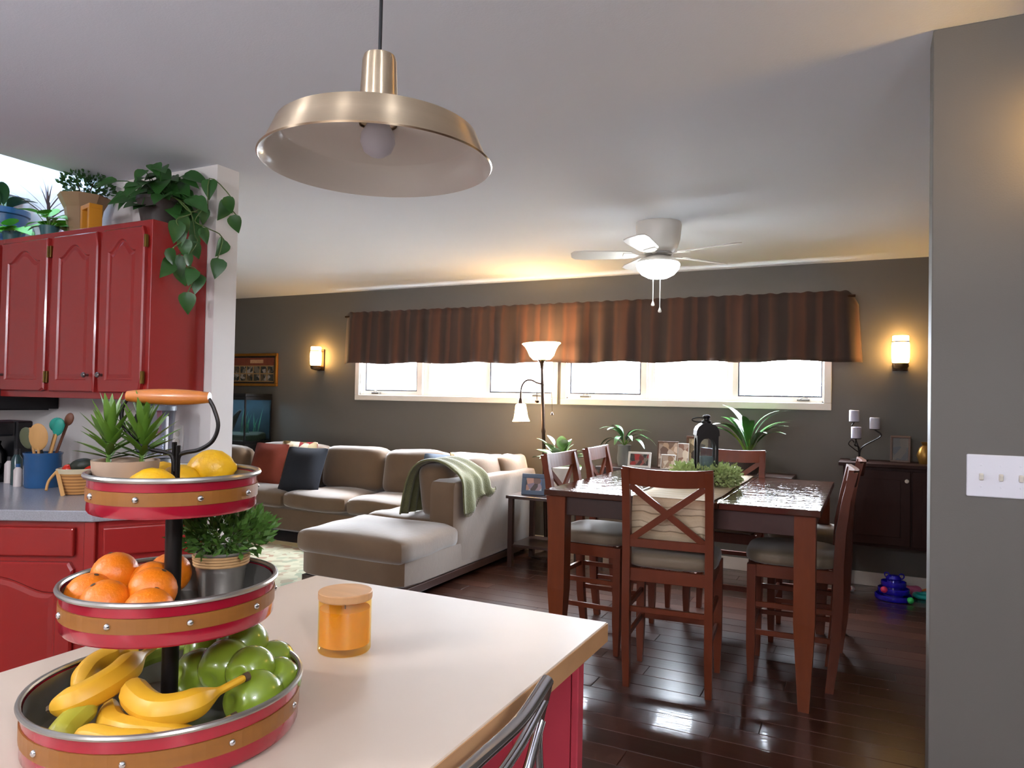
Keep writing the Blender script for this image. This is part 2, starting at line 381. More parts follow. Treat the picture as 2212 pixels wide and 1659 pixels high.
pn = part('end_panel', B(-.594, 1.232, 0, -.479, 1.252, ZI-.036, .001, 1), red_satin, isl)
part('corner_stile', B(-.477, 1.228, 0, -.463, 1.256, ZI-.036, .002, 1), red_satin, pn)

# chrome stool beside the island
st = thing('bar_stool', 'chrome metal bar stool tucked beside the island', 'stool', (0, 0, 0))
X0 = -.38
for yy in (.865, .40):
    s = 1 if yy > .6 else -1
    part('back_post', tube(spline([(X0+.012, yy, .98), (X0, yy-.004*s, .90), (X0+.02, yy-.012*s, .75), (X0+.03, yy-.015*s, .60)]), .0075, 10), chrome, st, True)
part('crest_rail', tube(spline([(X0+.012, .865, .981), (X0+.004, .80, .952), (X0-.008, .72, .938), (X0-.012, .632, .934), (X0-.008, .545, .938), (X0+.004, .465, .952), (X0+.012, .40, .981)]), .0085, 10), chrome, st, True)
part('back_rail', tube(spline([(X0+.008, .864, .955), (X0, .80, .915), (X0-.008, .72, .890), (X0-.012, .632, .882), (X0-.008, .545, .890), (X0, .465, .915), (X0+.008, .40, .955)]), .0065, 10), chrome, st, True)
part('back_rail', tube(spline([(X0+.006, .86, .93), (X0, .81, .86), (X0-.006, .72, .82), (X0-.01, .632, .81), (X0-.006, .545, .82), (X0, .455, .86), (X0+.006, .40, .93)]), .0065, 10), chrome, st, True)
part('seat', cushion(.40, .42, .06, 4, 5, .2, c=(X0+.20, .632, .60)), mat('black_vinyl', (28, 26, 26), .4), st, True)
for xx, yy in ((X0+.05, .85), (X0+.05, .41), (X0+.36, .85), (X0+.36, .41)):
    part('leg', tube([(xx, yy, .58), (xx+(.03 if xx > -.2 else -.01), yy+(.03 if yy > .6 else -.03), 0)], .011, 8), chrome, st, True)
part('foot_ring', tube([(X0+.19+.2*math.cos(a*PI/12), .63+.235*math.sin(a*PI/12), .22) for a in range(24)], .008, 6, closed=True), chrome, st, True)

# ------------------------------------------------------------------ tiered tray
tray_red = mat('tray_red_enamel', (158, 14, 40), .2, .25, var=.06, scale=6, coat=.6)
band_m = mat('tray_wood_band', (132, 82, 28), .45, var=.18, scale=14, stretch=(1, 1, 6))
grip_m = mat('turned_wood_grip', (176, 102, 36), .3, var=.2, scale=8, stretch=(6, 6, 1), coat=.4)
TC = (-.7652, .6165)
tt = thing('tiered_tray', 'three-tier red metal tray stand with wooden bands on the island', 'tray stand', (TC[0], TC[1], ZI))
ZT = ((.99, .154, .055), (1.1142, .1207, .047), (1.2437, .0969, .043))
for zi, (zr, rr, hh) in enumerate(ZT):
    z = zr-ZI
    prof = [(0, z-hh), (rr-.004, z-hh), (rr-.002, z-hh+.003), (rr-.002, z-hh*.66), (rr-.0045, z-hh*.64), (rr-.0045, z-hh*.32), (rr-.002, z-hh*.30), (rr-.002, z-.002)]
    tr = part('tray', lathe(prof, 72, cap=False), tray_red, tt, True)
    part('inside_lining', lathe([(0, z-hh+.002), (rr-.006, z-hh+.002), (rr-.0052, z-hh+.005), (rr-.0048, z-.003)], 72, cap=False), galv, tr, True)
    part('rolled_rim', tube([((rr)*math.cos(a*PI/36), rr*math.sin(a*PI/36), z) for a in range(72)], .0033, 8, closed=True), galv, tr, True)
    part('wood_band', lathe([(rr-.0045, z-hh*.665), (rr-.0008, z-hh*.66), (rr-.0006, z-hh*.31), (rr-.0045, z-hh*.305)], 72, cap=False), band_m, tr)
    nr = 9
    rv = data('rivet', blob(.004, .004, .004, 5), chrome, True)
    for k in range(nr):
        a = 2*PI*k/nr+(-.95, -1.22, -1.1)[zi]
        part('rivet', rv, None, tr, loc=((rr-.001)*math.cos(a), (rr-.001)*math.sin(a), z-hh*.485))
part('pole', lathe([(.0098, .016), (.0098, 1.2437-.043-ZI)], 24), iron, tt, True)
part('hook_plate', lathe([(.016, 1.2437-.043-ZI+.002), (.016, 1.2437-.043-ZI+.008), (.007, 1.2437-.043-ZI+.012), (.006, 1.222-ZI)], 12), iron, tt, True)
th = R(28); hd = Vector((math.cos(th), math.sin(th), 0)); hc = Vector((-.010, -.005, 0))
def H(u, z): return hc*(min(1, max(0, (z-1.26)/.06)))+hd*u+Vector((0, 0, z-ZI))
hook = part('handle_wire', tube(spline([H(-.049, 1.335), H(-.056, 1.322), H(-.058, 1.302), H(-.048, 1.283), H(-.03, 1.272), H(-.012, 1.268), H(-.004, 1.263), H(-.002, 1.245)]), .0026, 8), iron, tt, True)
part('handle_wire', tube(spline([H(.049, 1.335), H(.056, 1.322), H(.058, 1.302), H(.048, 1.283), H(.03, 1.272), H(.012, 1.268), H(.004, 1.263), H(.002, 1.245)]), .0026, 8), iron, tt, True)
gp = [H(-.05+.1*i/10, 1.3365) for i in range(11)]
part('wooden_grip', tube(gp, [.0065, .0078, .0088, .0094, .0098, .01, .0098, .0094, .0088, .0078, .0065], 16), grip_m, tt, True)
part('bracket', B(-.0048, -.003, 1.215-ZI, -.0018, .003, 1.281-ZI, .0008), iron, tt)
part('bracket', B(.0018, -.003, 1.215-ZI, .0048, .003, 1.277-ZI, .0008), iron, tt)

# fruit
lemon_m = mat('lemon_skin', (218, 166, 14), .38, var=.06, scale=25, bump=.12, bscale=220, sub=.1)
orange_m = mat('orange_skin', (220, 118, 16), .4, var=.08, scale=18, bump=.15, bscale=240, sub=.1)
apple_m = mat('green_apple_skin', (118, 138, 40), .25, var=.16, scale=22, coat=.3)
ban_m = mat('banana_peel', (208, 156, 34), .45, var=.10, scale=14)
ban_g = mat('greenish_banana_peel', (158, 152, 46), .45, var=.16, scale=16)
stem_m = mat('dry_stem', (74, 56, 34), .8)
def lemon(c, d, s, label):
    bm = lathe([(0, -.036), (.004, -.034), (.009, -.029), (.018, -.021), (.0245, -.008), (.0255, .002), (.0225, .014), (.015, .024), (.007, .029), (.0045, .032), (0, .033)], 24)
    o = part('lemon', bm, lemon_m, None, True, c); o.rotation_mode = 'QUATERNION'; o.rotation_quaternion = Vector((0, 0, 1)).rotation_difference(Vector(d)); o.scale = (s, s, s)
    tag(o, label, 'lemon', 'lemons in the top tray')
    part('navel', blob(.003, .003, .002, 5, c=(0, 0, -.036)), stem_m, o, True)
lemon((-.788, .690, 1.240), (.9, .44, .12), 1.05, 'large yellow lemon at the right rim of the top tray')
lemon((-.756, .577, 1.228), (.85, .5, .1), .98, 'yellow lemon at the front of the top tray below the hook')
lemon((-.840, .655, 1.226), (.6, .7, 0), .95, 'yellow lemon behind the hook of the top tray')
lemon((-.795, .645, 1.226), (.2, .9, .2), .92, 'yellow lemon lying between the hook and the large lemon')
orl = ['topmost orange of the pile in the middle tray', 'orange at the left rim of the middle tray', 'orange at the back middle of the pile in the middle tray', 'orange in front of the pole in the middle tray', 'orange at the front rim of the middle tray', 'orange half hidden behind the black pole', 'orange peeking out low beside the pole']
ors = [(-.836, .590, 1.116), (-.828, .553, 1.099), (-.800, .615, 1.104), (-.757, .583, 1.108), (-.783, .541, 1.099), (-.830, .664, 1.102), (-.727, .556, 1.094)]
for c, l in zip(ors, orl):
    o = part('orange', blob(.0275, .0275, .0262, 12), orange_m, None, True, c, (rnd.uniform(-.6, .6), rnd.uniform(-.6, .6), rnd.uniform(0, 6)))
    tag(o, l, 'orange', 'oranges in the middle tray')
    part('stem_scar', lathe([(0, .0258), (.0022, .0262), (.003, .0266), (0, .0272)], 8), stem_m, o, True)
apl = ['tall green apple beside the pole in the bottom tray', 'green apple at the back of the bottom tray beside the pole', 'topmost green apple at the back of the pile', 'dark green apple in the middle of the pile', 'green apple at the back right rim of the bottom tray', 'green apple in the centre of the pile below the topmost', 'green apple with its stalk end showing at the right rim', 'large green apple at the front right of the bottom tray']
aps = [(-.778, .672, .976), (-.815, .716, .985), (-.757, .722, 1.004), (-.737, .676, .992), (-.727, .747, .975), (-.694, .677, .994), (-.674, .703, .974), (-.665, .655, .972)]
for k, (c, l) in enumerate(zip(aps, apl)):
    s = 1.2 if k == 7 else (1.14 if k in (0, 2, 3) else 1.04)
    bm = lathe([(0, -.023), (.006, -.0265), (.013, -.0265), (.022, -.019), (.0285, -.005), (.029, .006), (.025, .018), (.016, .0255), (.008, .026), (.003, .0225), (0, .0205)], 28)
    o = part('green_apple', bm, apple_m, None, True, c, (rnd.uniform(-2.2, -1.2), rnd.uniform(-.7, .7), rnd.uniform(-.5, .5)) if k != 6 else (.55, -.1, .3)); o.scale = (s,)*3
    tag(o, l, 'apple', 'green apples in the bottom tray')
    part('stalk', tube([(0, 0, .021), (.001, .001, .025), (.002, .002, .028)], .0012, 6), stem_m, o, True)
def banana(pts, label, m=ban_m, rad=.0195, st=1):
    P = spline(pts, 7); n = len(P)
    rr = []
    for i in range(n):
        t = i/(n-1)
        if st < 0: t = 1-t
        rr.append(rad*(.30+.70*min(1, t/.16)**.7) if t < .16 else (rad if t < .66 else rad*max(.27, 1-((t-.66)/.17)**1.4*.73)))
    o = part('banana', tube(P, rr, 7), m, None, True)
    subs(o, 1)
    tag(o, label, 'banana', 'bananas in the bottom tray')
    a = (P[-1], P[-2]) if st > 0 else (P[0], P[1]); d = (a[0]-a[1]).normalized()
    part('stem_end', tube([a[0]-d*.001, a[0]+d*.005], rad*.27, 7), stem_m, o, True)
    b = (P[0], P[1]) if st > 0 else (P[-1], P[-2]); d = (b[0]-b[1]).normalized()
    part('tip', tube([b[0]-d*.001, b[0]+d*.003], rad*.22, 6), stem_m, o, True)
banana([(-.820, .506, .985), (-.796, .524, .994), (-.792, .563, 1.004), (-.806, .600, 1.012), (-.818, .640, 1.018)], 'uppermost banana pointing up towards the black pole')
banana([(-.872, .568, .972), (-.890, .602, .988), (-.886, .633, .995), (-.868, .652, 1.0)], 'banana lying at the back left of the bottom tray', ban_m, .0175)
banana([(-.796, .592, .988), (-.744, .556, .996), (-.694, .542, .996), (-.668, .560, .998), (-.662, .592, 1.002), (-.656, .632, 1.008)], 'large banana curving across the front in the middle')
banana([(-.815, .575, .968), (-.765, .541, .968), (-.720, .523, .976), (-.680, .532, .976), (-.655, .565, .970), (-.642, .602, .976)], 'banana lying underneath the large curved banana', ban_m, .0175)
banana([(-.772, .482, .968), (-.785, .503, .974), (-.790, .528, .983), (-.788, .552, .992)], 'short greenish banana pointing up at the front left', ban_g, .0165)
banana([(-.752, .494, .966), (-.735, .497, .975), (-.700, .502, .976), (-.665, .520, .976), (-.640, .548, .976)], 'banana pressed against the front rim of the bottom tray', ban_m, .0165)
banana([(-.893, .650, .968), (-.895, .676, .974), (-.880, .702, .98), (-.855, .722, .985)], 'green unripe banana at the back beside the apples', mat('green_banana_peel', (120, 140, 46), .45, var=.14), .014)

# succulent in the top tray
pot_m = mat('stone_grey_pot', (164, 138, 116), .6, var=.10, scale=14)
soil = mat('dark_soil', (44, 34, 28), .95, var=.3, scale=60)
sp = thing('potted_succulent', 'spiky green succulent in a beige round pot on the top tray', 'plant', (-.819, .588, 1.2022))
part('pot', lathe([(0, .001), (.026, .001), (.031, .02), (.037, .045), (.038, .056), (.0355, .056), (.033, .050), (0, .050)], 40), pot_m, sp, True)
part('soil', lathe([(0, .0495), (.0335, .0505), (0, .0525)], 20, cap=False), soil, sp)
suc_m = mat('succulent_leaf', (84, 118, 36), .45, var=.35, scale=18, sub=.05)
slm = leafmesh('succulent_leaf', .052, .0105, suc_m, 'spear', .35, .05, 6)
for (sx, sy, hz, n) in ((-.015, -.012, 0, 36), (.016, .010, .002, 38)):
    cx = Vector((sx, sy, .052))
    part('stem', tube([cx, cx+Vector((0, 0, .03))], .003, 6), suc_m, sp, True)
    for k in range(n):
        a = k*2.4; el = R(12+72*(k/n)); d = Vector((math.cos(a)*math.cos(el), math.sin(a)*math.cos(el), math.sin(el)))
        leaf(sp, slm, cx+Vector((0, 0, .004+.034*k/n)), d, (0, 0, 1), rnd.uniform(.8, 1.08))

# galvanised bucket with boxwood in the middle tray
bk = thing('bucket_plant', 'small galvanised bucket of bushy greenery with a rope band, middle tray', 'plant', (-.775, .700, 1.0692))
part('bucket', lathe([(0, .001), (.026, .001), (.027, .004), (.031, .038), (.0318, .039), (.0318, .042), (.0335, .060), (.0348, .061), (.0348, .064), (.033, .063), (.032, .05), (0, .05)], 36), galv, bk, True)
rope = mat('jute_rope', (176, 138, 92), .9, var=.25, scale=80)
for k in range(4):
    part('rope_turn', tube([((.0338+.0004*k)*math.cos(a*PI/16), (.0338+.0004*k)*math.sin(a*PI/16), .047+.0036*k) for a in range(32)], .0019, 6, closed=True), rope, bk, True)
box_m = mat('boxwood_leaf', (78, 116, 44), .5, var=.35, scale=20)
def bush(parent, c, rx, ry, rz, n, L, W, m, name='foliage', seed=1, up=.4):
    q = random.Random(seed); bm = bmnew()
    for _ in range(n):
        v = Vector((q.gauss(0, 1), q.gauss(0, 1), q.gauss(0, 1))).normalized(); rad = q.random()**.4
        p = Vector(c)+Vector((v.x*rx, v.y*ry, v.z*rz))*rad
        d = (v+Vector((q.uniform(-.6, .6), q.uniform(-.6, .6), q.uniform(-.2, .6)+up))).normalized()
        s = d.cross(Vector((q.uniform(-1, 1), q.uniform(-1, 1), q.uniform(-1, 1)))).normalized(); nn = d.cross(s)
        l = L*q.uniform(.7, 1.2); wd = W*q.uniform(.8, 1.2)
        a = bm.verts.new(p); b1 = bm.verts.new(p+d*l*.5+s*wd/2+nn*wd*.15); b2 = bm.verts.new(p+d*l*.5-s*wd/2+nn*wd*.15); e = bm.verts.new(p+d*l); mm = bm.verts.new(p+d*l*.5)
        for f in ((a, mm, b1), (mm, e, b1), (a, b2, mm), (mm, b2, e)): bm.faces.new(f)
    o = part(name, bm, m, parent); o['kind'] = 'stuff'; return o
bush(bk, (0, .003, .088), .062, .062, .032, 900, .015, .0075, box_m, seed=3)
for k in range(7):
    a = k*.9; part('stem', tube([(0, 0, .05), (.02*math.cos(a), .02*math.sin(a), .075), (.05*math.cos(a), .05*math.sin(a), .095)], .0012, 5), suc_m, bk, True)

# candle jar
cj = thing('candle_jar', 'amber glass candle jar with a round wooden lid on the island', 'candle', (-.757, .937, ZI))
amber = glassmat('amber_glass', (255, 240, 196), .10, .03)
part('jar', lathe([(0, .0005), (.040, .0005), (.042, .003), (.042, .082), (.0405, .082), (.0405, .012), (0, .011)], 48), amber, cj, True)
part('wax', lathe([(0, .012), (.0398, .012), (.0398, .068), (.030, .066), (0, .065)], 40), mat('honey_wax', (252, 204, 112), .45, var=.06, scale=9, sub=.4), cj, True)
part('wick', tube([(0, 0, .064), (0, 0, .072)], .001, 5), black_pl, cj)
part('lid', lathe([(0, .083), (.0425, .083), (.0432, .085), (.0432, .094), (.042, .0955), (0, .0955)], 48), mat('pale_wood_lid', (206, 156, 106), .5, var=.2, scale=8, stretch=(1, 8, 1)), cj)

# ------------------------------------------------------------------ pendant lamp
pd = thing('pendant_lamp', 'brushed nickel pendant lamp with a wide shallow shade and black cord', 'lamp', (-.782, 1.027, 0))
white_in = mat('white_enamel_inside', (244, 243, 238), .25, var=.02, coat=.4)
part('shade', lathe([(.201, 1.7495), (.203, 1.752), (.201, 1.7545), (.196, 1.757), (.184, 1.783), (.174, 1.806), (.170, 1.809), (.10, 1.818), (.034, 1.826), (.030, 1.826)], 96, cap=False), nickel, pd, True)
part('inside_lining', lathe([(.0332, 1.822), (.10, 1.814), (.167, 1.805), (.171, 1.803), (.181, 1.781), (.193, 1.7555), (.1995, 1.7515), (.201, 1.7495)], 96, cap=False), white_in, pd, True)
part('socket_cup', lathe([(.0345, 1.828), (.034, 1.84), (.0300, 1.935), (.027, 1.944), (.018, 1.948), (0, 1.949)], 48), nickel, pd, True)
part('cord', tube([(0, 0, 1.948), (.001, 0, 2.2), (0, 0, ZC-.02)], .0032, 10), black_pl, pd, True)
part('ceiling_rose', lathe([(.055, ZC), (.055, ZC-.012), (.02, ZC-.025), (0, ZC-.025)], 32), nickel, pd, True)
part('bulb', lathe([(0, 1.764), (.012, 1.766), (.024, 1.774), (.0305, 1.79), (.0295, 1.805), (.022, 1.818), (.018, 1.827)], 32), mat('frosted_bulb', (222, 224, 238), .3, var=.01), pd, True)

# ------------------------------------------------------------------ upper cabinets
hinge_m = brass
knob_m = mat('pewter_knob', (120, 112, 110), .3, .9)
def archpoly(x0, x1, z0, z1, dip=.05, n=18):
    """closed loop: rectangle whose top is a cathedral arch"""
    P = [(x0, z0), (x1, z0)]
    for i in range(n+1):
        t = i/n; x = x1+(x0-x1)*t; u = abs(2*t-1)
        s = 0 if u > .86 else (.5+.5*math.cos(PI*u/.86))
        P.append((x, z1-dip+dip*s**.8))
    return P
def door(parent, x0, x1, z0, z1, y, knob=None, hinge=None, arch=True, dip=.055, m=red_gloss, name='door'):
    """raised panel door facing -y, front face at y"""
    T = .02; st = .055
    if name == 'drawer':
        return part(name, B(x0, y, z0, x1, y+T, z1, .007, 3), m, parent)
    inn = archpoly(x0+st, x1-st, z0+st, z1-st*.9, dip) if arch else [(x0+st, z0+st), (x1-st, z0+st), (x1-st, z1-st), (x0+st, z1-st)]
    if not arch:
        q = []
        for i in range(4):
            a, b = inn[i], inn[(i+1) % 4]
            q += [(a[0]+(b[0]-a[0])*k/5, a[1]+(b[1]-a[1])*k/5) for k in range(5)]
        inn = q
    else:
        lo = [(x0+st+(x1-x0-2*st)*k/8, z0+st) for k in range(8)]
        rt = [(x1-st, z0+st+(inn[2][1]-z0-st)*k/10) for k in range(10)]
        tp = inn[2:]
        lf = [(x0+st, tp[-1][1]+(z0+st-tp[-1][1])*k/10) for k in range(1, 10)]
        inn = lo+rt+tp+lf
    cx, cz = (x0+x1)/2, (z0+z1)/2
    def rect(p, X0, X1, Z0, Z1):
        dx, dz = p[0]-cx, p[1]-cz
        s = min(((X1-cx) if dx > 0 else (cx-X0))/max(abs(dx), 1e-6), ((Z1-cz) if dz > 0 else (cz-Z0))/max(abs(dz), 1e-6))
        return (cx+dx*s, cz+dz*s)
    bm = bmnew(); n = len(inn)
    e = .006
    oB = [bm.verts.new((*((lambda p: (p[0], y+T, p[1]))(rect(p, x0, x1, z0, z1))),)) for p in inn]
    oM = [bm.verts.new((lambda p: (p[0], y+e, p[1]))(rect(p, x0, x1, z0, z1))) for p in inn]
    oF = [bm.verts.new((lambda p: (p[0], y, p[1]))(rect(p, x0+e, x1-e, z0+e, z1-e))) for p in inn]
    def sh(p, k):
        return (cx+(p[0]-cx)*(1-k/((x1-x0)/2-st)), cz+(p[1]-cz)*(1-k/((z1-z0)/2-st)))
    iF = [bm.verts.new((p[0], y, p[1])) for p in inn]
    iR = [bm.verts.new((lambda q: (q[0], y+.007, q[1]))(sh(p, .006))) for p in inn]
    iP = [bm.verts.new((lambda q: (q[0], y+.007, q[1]))(sh(p, .012))) for p in inn]
    iT = [bm.verts.new((lambda q: (q[0], y+.003, q[1]))(sh(p, .028))) for p in inn]
    for A, C in ((oB, oM), (oM, oF), (oF, iF), (iF, iR), (iR, iP), (iP, iT)):
        for i in range(n): bm.faces.new((A[i], A[(i+1) % n], C[(i+1) % n], C[i]))
    bm.faces.new(iT); bm.faces.new(oB[::-1])
    bmesh.ops.recalc_face_normals(bm, faces=bm.faces[:])
    d = part(name, bm, m, parent)
    if knob:
        k = lathe([(0, 0), (.006, 0), (.005, .012), (.012, .018), (.013, .024), (.009, .029), (0, .030)], 16)
        part('knob', k, knob_m, d, True, (knob[0], y, knob[1]), (PI/2, 0, 0), 'pewter knob')
    if hinge is not None:
        for hz in (z0+.07, z1-.07):
            part('hinge', B(hinge-.006, y-.004, hz-.028, hinge+.006, y+.012, hz+.028, .002), hinge_m, d)
    return d
UY = 2.15; UZ0, UZ1 = 1.305, 2.112
uc = thing('upper_cabinet', 'red wall cabinet with three arched raised panel doors', 'cabinet')
part('body', B(-3.985, UY, UZ0, -2.862, 2.449, UZ1, .002, 1), red_gloss, uc)
door(uc, -3.972, -3.592, 1.335, 2.083, UY-.021, (-3.93, 1.415), -3.583)
door(uc, -3.553, -3.212, 1.335, 2.083, UY-.021, (-3.25, 1.415), -3.562)
door(uc, -3.188, -2.888, 1.335, 2.083, UY-.021, (-3.15, 1.415), -2.879)
uc2 = thing('range_cabinet', 'red wall cabinet at the left edge above the black range hood', 'cabinet')
part('body', B(-4.75, UY, 1.42, -3.988, 2.449, UZ1, .002, 1), red_gloss, uc2)
door(uc2, -4.37, -4.0, 1.45, 2.083, UY-.021)
door(uc2, -4.74, -4.385, 1.45, 2.083, UY-.021)
hd_ = thing('range_hood', 'black range hood under the wall cabinet at left edge', 'range hood', (-4.29, 2.3, 1.24))
part('canopy', prism([(-.20, 0), (.145, 0), (.145, .175), (-.12, .175), (-.20, .06)], -.40, .31, 'x'), black_pl, hd_)
part('grille', B(-.36, -.15, -.008, .27, .12, 0, .002, 1), mat('hood_grille', (60, 60, 62), .4, .8), hd_)

# ------------------------------------------------------------------ base cabinets and counter
grey_lam = mat('grey_speckled_laminate', (150, 150, 154), .22, var=.35, scale=260)
BX, BY = -2.47, 1.65; a27 = R(27.2); a58 = R(58)
u1 = Vector((math.cos(a27), math.sin(a27))); u2 = Vector((math.cos(a58), math.sin(a58)))
Pb = Vector((BX, BY)); Pc = Pb+u2*.40; Pa = Pb-u1*2.3
poly = [(Pa.x, Pa.y), (Pb.x, Pb.y), (Pc.x, Pc.y), (-2.815, 2.448), (-4.6, 2.448)]
bm = prism(poly, .875, .914); bev(bm, .004, 2)
tag(part('kitchen_countertop', bm, grey_lam), 'grey speckled countertop below the red wall cabinets', 'countertop')
bc = thing('base_cabinet', 'red base cabinet with a drawer and arched door below the grey countertop', 'cabinet', (BX, BY, 0), a27)
# local frame: x along the front (left is negative), y into the cabinet
part('body', B(-2.2, .03, .10, -.035, .50, .874, .002, 1), red_gloss, bc)
part('toe_kick', B(-2.2, .09, 0, -.06, .5, .10, 0), black_pl, bc)
part('corner_stile', B(-.036, .014, .10, .004, .06, .874, .003, 1), red_gloss, bc)
door(bc, -.62, -.07, .748, .852, .009, None, None, False, name='drawer')
door(bc, -.62, -.07, .13, .728, .009, None, None, True)
door(bc, -1.22, -.66, .748, .852, .009, None, None, False, name='drawer')
door(bc, -1.22, -.66, .13, .728, .009, None, None, True)
bd = thing('corner_cabinet', 'red angled corner base cabinet lit purple behind the tray stand', 'cabinet', (BX, BY, 0), a58)
part('body', B(.02, .025, .10, .37, .095, .874, .002, 1), red_gloss, bd)
part('toe_kick', B(.05, .05, 0, .34, .095, .10, 0), black_pl, bd)
door(bd, .035, .36, .748, .852, .004, None, None, False, name='drawer')
door(bd, .035, .36, .13, .728, .004, None, None, False)

# ------------------------------------------------------------------ things on the grey counter
ZK = .914
blue_glaze = mat('blue_glaze', (38, 84, 130), .2, var=.3, scale=10, coat=.4)
ck = thing('utensil_crock', 'blue glazed crock holding kitchen utensils on the grey counter', 'crock', (-3.27, 1.95, ZK))
part('crock', lathe([(0, 0), (.068, 0), (.072, .006), (.074, .14), (.077, .145), (.077, .152), (.070, .152), (.067, .03), (0, .025)], 40), blue_glaze, ck, True)
wood_u = mat('utensil_wood', (196, 148, 88), .55, var=.15, scale=10, stretch=(4, 4, 1))
teal = mat('teal_silicone', (30, 140, 122), .5)
dk = mat('dark_utensil', (52, 50, 44), .4)
def utensil(name, label, foot, top, hm, head=None, headm=None, hs=None, flat=.35):
    o = part(name, tube([foot, top], .006, 8), hm, None, True)
    tag(o, label, 'utensil', 'utensils in the blue crock')
    if head:
        d = (Vector(top)-Vector(foot)).normalized()
        q = part(head, blob(hs[0], hs[0]*flat, hs[1], 10), headm, o, True, Vector(top)+d*hs[1]*.7)
        q.rotation_mode = 'QUATERNION'; q.rotation_quaternion = Vector((0, 0, 1)).rotation_difference(d) @ Matrix.Rotation(YAW, 3, 'Z').to_quaternion()
    return o
cx, cy = -3.27, 1.95
utensil('wooden_turner', 'broad wooden turner with a hole in the blue crock', (cx+.01, cy-.02, ZK+.04), (cx+.015, cy-.03, ZK+.18), wood_u, 'paddle', wood_u, (.043, .06), .2)
utensil('teal_spatula', 'teal silicone spatula standing tallest behind the wooden turner', (cx-.01, cy+.01, ZK+.04), (cx+.02, cy+.04, ZK+.25), wood_u, 'blade', teal, (.036, .033), .3)
utensil('teal_spoon', 'teal silicone spoon leaning right in the blue crock', (cx+.01, cy, ZK+.04), (cx+.075, cy+.01, ZK+.24), wood_u, 'bowl', teal, (.026, .04), .35)
utensil('wooden_spoon', 'brown wooden spoon leaning far right behind the teal spoon', (cx, cy+.02, ZK+.04), (cx+.085, cy+.05, ZK+.28), mat('dark_utensil_wood', (110, 66, 44), .5), 'bowl', mat('dark_utensil_wood', (110, 66, 44), .5), (.02, .03), .4)
utensil('wooden_stick', 'pale wooden stirring stick left of the wooden turner', (cx, cy-.02, ZK+.04), (cx-.05, cy-.03, ZK+.26), wood_u)
utensil('slotted_ladle', 'dark green ladle leaning left in the blue crock', (cx+.02, cy, ZK+.04), (cx-.085, cy-.005, ZK+.18), dk, 'bowl', mat('olive_nylon', (84, 88, 60), .5), (.034, .055), .4)
wk = utensil('wire_whisk', 'thin dark wire whisk at the left of the crock', (cx, cy+.03, ZK+.04), (cx-.075, cy+.03, ZK+.17), dk)
for k in range(4):
    a = k*PI/4; s = Vector((math.cos(a), math.sin(a), 0))*.026; b0 = Vector((cx-.075, cy+.03, ZK+.17)); d = Vector((-.12, 0, .3)).normalized()
    part('wire_loop', tube(spline([b0, b0+d*.05+s, b0+d*.085+s*.8, b0+d*.10, b0+d*.085-s*.8, b0+d*.05-s, b0]), .0012, 5), dk, wk, True)
def bottle(c, r, h, m, label, capm):
    o = thing('spice_bottle', label, 'bottle', c, 0, 'small bottles beside the blue crock')
    part('body', lathe([(0, 0), (r, 0), (r, h*.72), (r*.5, h*.84), (r*.45, h*.86)], 20), m, o, True)
    part('cap', lathe([(r*.55, h*.85), (r*.55, h), (0, h)], 16), capm, o)
bottle((-3.43, 1.93, ZK), .022, .16, mat('green_bottle_glass', (44, 66, 66), .15), 'dark green bottle left of the blue crock', black_pl)
bottle((-3.365, 1.90, ZK), .017, .10, mat('white_label_plastic', (208, 196, 190), .4), 'small white bottle with a blue cap beside the blue crock', blue_glaze)
bottle((-3.52, 1.95, ZK), .02, .12, mat('white_label_plastic', (208, 196, 190), .4), 'small white bottle beside the black coffee maker', black_pl)
cf = thing('coffee_maker', 'black coffee maker at the left edge of the grey counter', 'coffee maker', (-3.66, 1.97, ZK))
part('base', B(-.09, -.11, 0, .09, .11, .03, .006), black_pl, cf)
part('tower', B(-.09, .03, .03, .09, .11, .28, .01), black_pl, cf)
part('brew_head', B(-.09, -.11, .21, .09, .03, .28, .01), black_pl, cf)
part('carafe', lathe([(0, .032), (.055, .032), (.07, .07), (.066, .13), (.045, .17), (.048, .185)], 24, 0, -.035), glassmat('smoky_glass', (60, 50, 46), .1), cf, True)
# wicker basket
wick = rampmat('woven_wicker', 2, .014, [(0, (150, 96, 44)), (.4, (196, 142, 80)), (.6, (196, 142, 80)), (1, (120, 74, 34))], .7)
bs = thing('wicker_basket', 'small woven wicker basket with a cloth liner beside the crock', 'basket', (-2.945, 1.90, ZK), R(20)); bs.scale = (.78, .78, .92)
part('bowl', lathe([(0, .002), (.07, .002), (.075, .01), (.095, .10), (.098, .108), (.09, .108), (.07, .012), (0, .01)], 40), wick, bs, True)
part('liner', lathe([(.1, .095), (.102, .112), (.094, .116), (.086, .10)], 40, cap=False), mat('linen_liner', (196, 182, 150), .9), bs, True)
part('handle', tube(spline([(-.10, -.02, .105), (-.118, -.06, .06), (-.112, -.085, .02)]), .007, 8), wood_u, bs, True)
part('rim_slat', bar((-.05, -.088, .11), (.0, -.105, .0), .022, .004), wood_u, bs)
tag(part('dark_avocado', blob(.05, .034, .03, 10), mat('avocado_skin', (38, 44, 32), .5, bump=.3), None, True, (-2.94, 1.91, ZK+.115), (0, -.25, .5)), 'dark green avocado lying on top in the wicker basket', 'avocado')
for c, l in (((-2.975, 1.88, ZK+.098), 'red tomato at the left inside the wicker basket'), ((-2.905, 1.925, ZK+.096), 'red tomato at the right inside the wicker basket')):
    o = tag(part('tomato', blob(.026, .026, .024, 10), mat('tomato_skin', (190, 40, 22), .25), None, True, c), l, 'tomato', 'tomatoes in the wicker basket'); part('calyx', lathe([(.008, .0235), (.003, .025), (0, .027)], 6), suc_m, o)
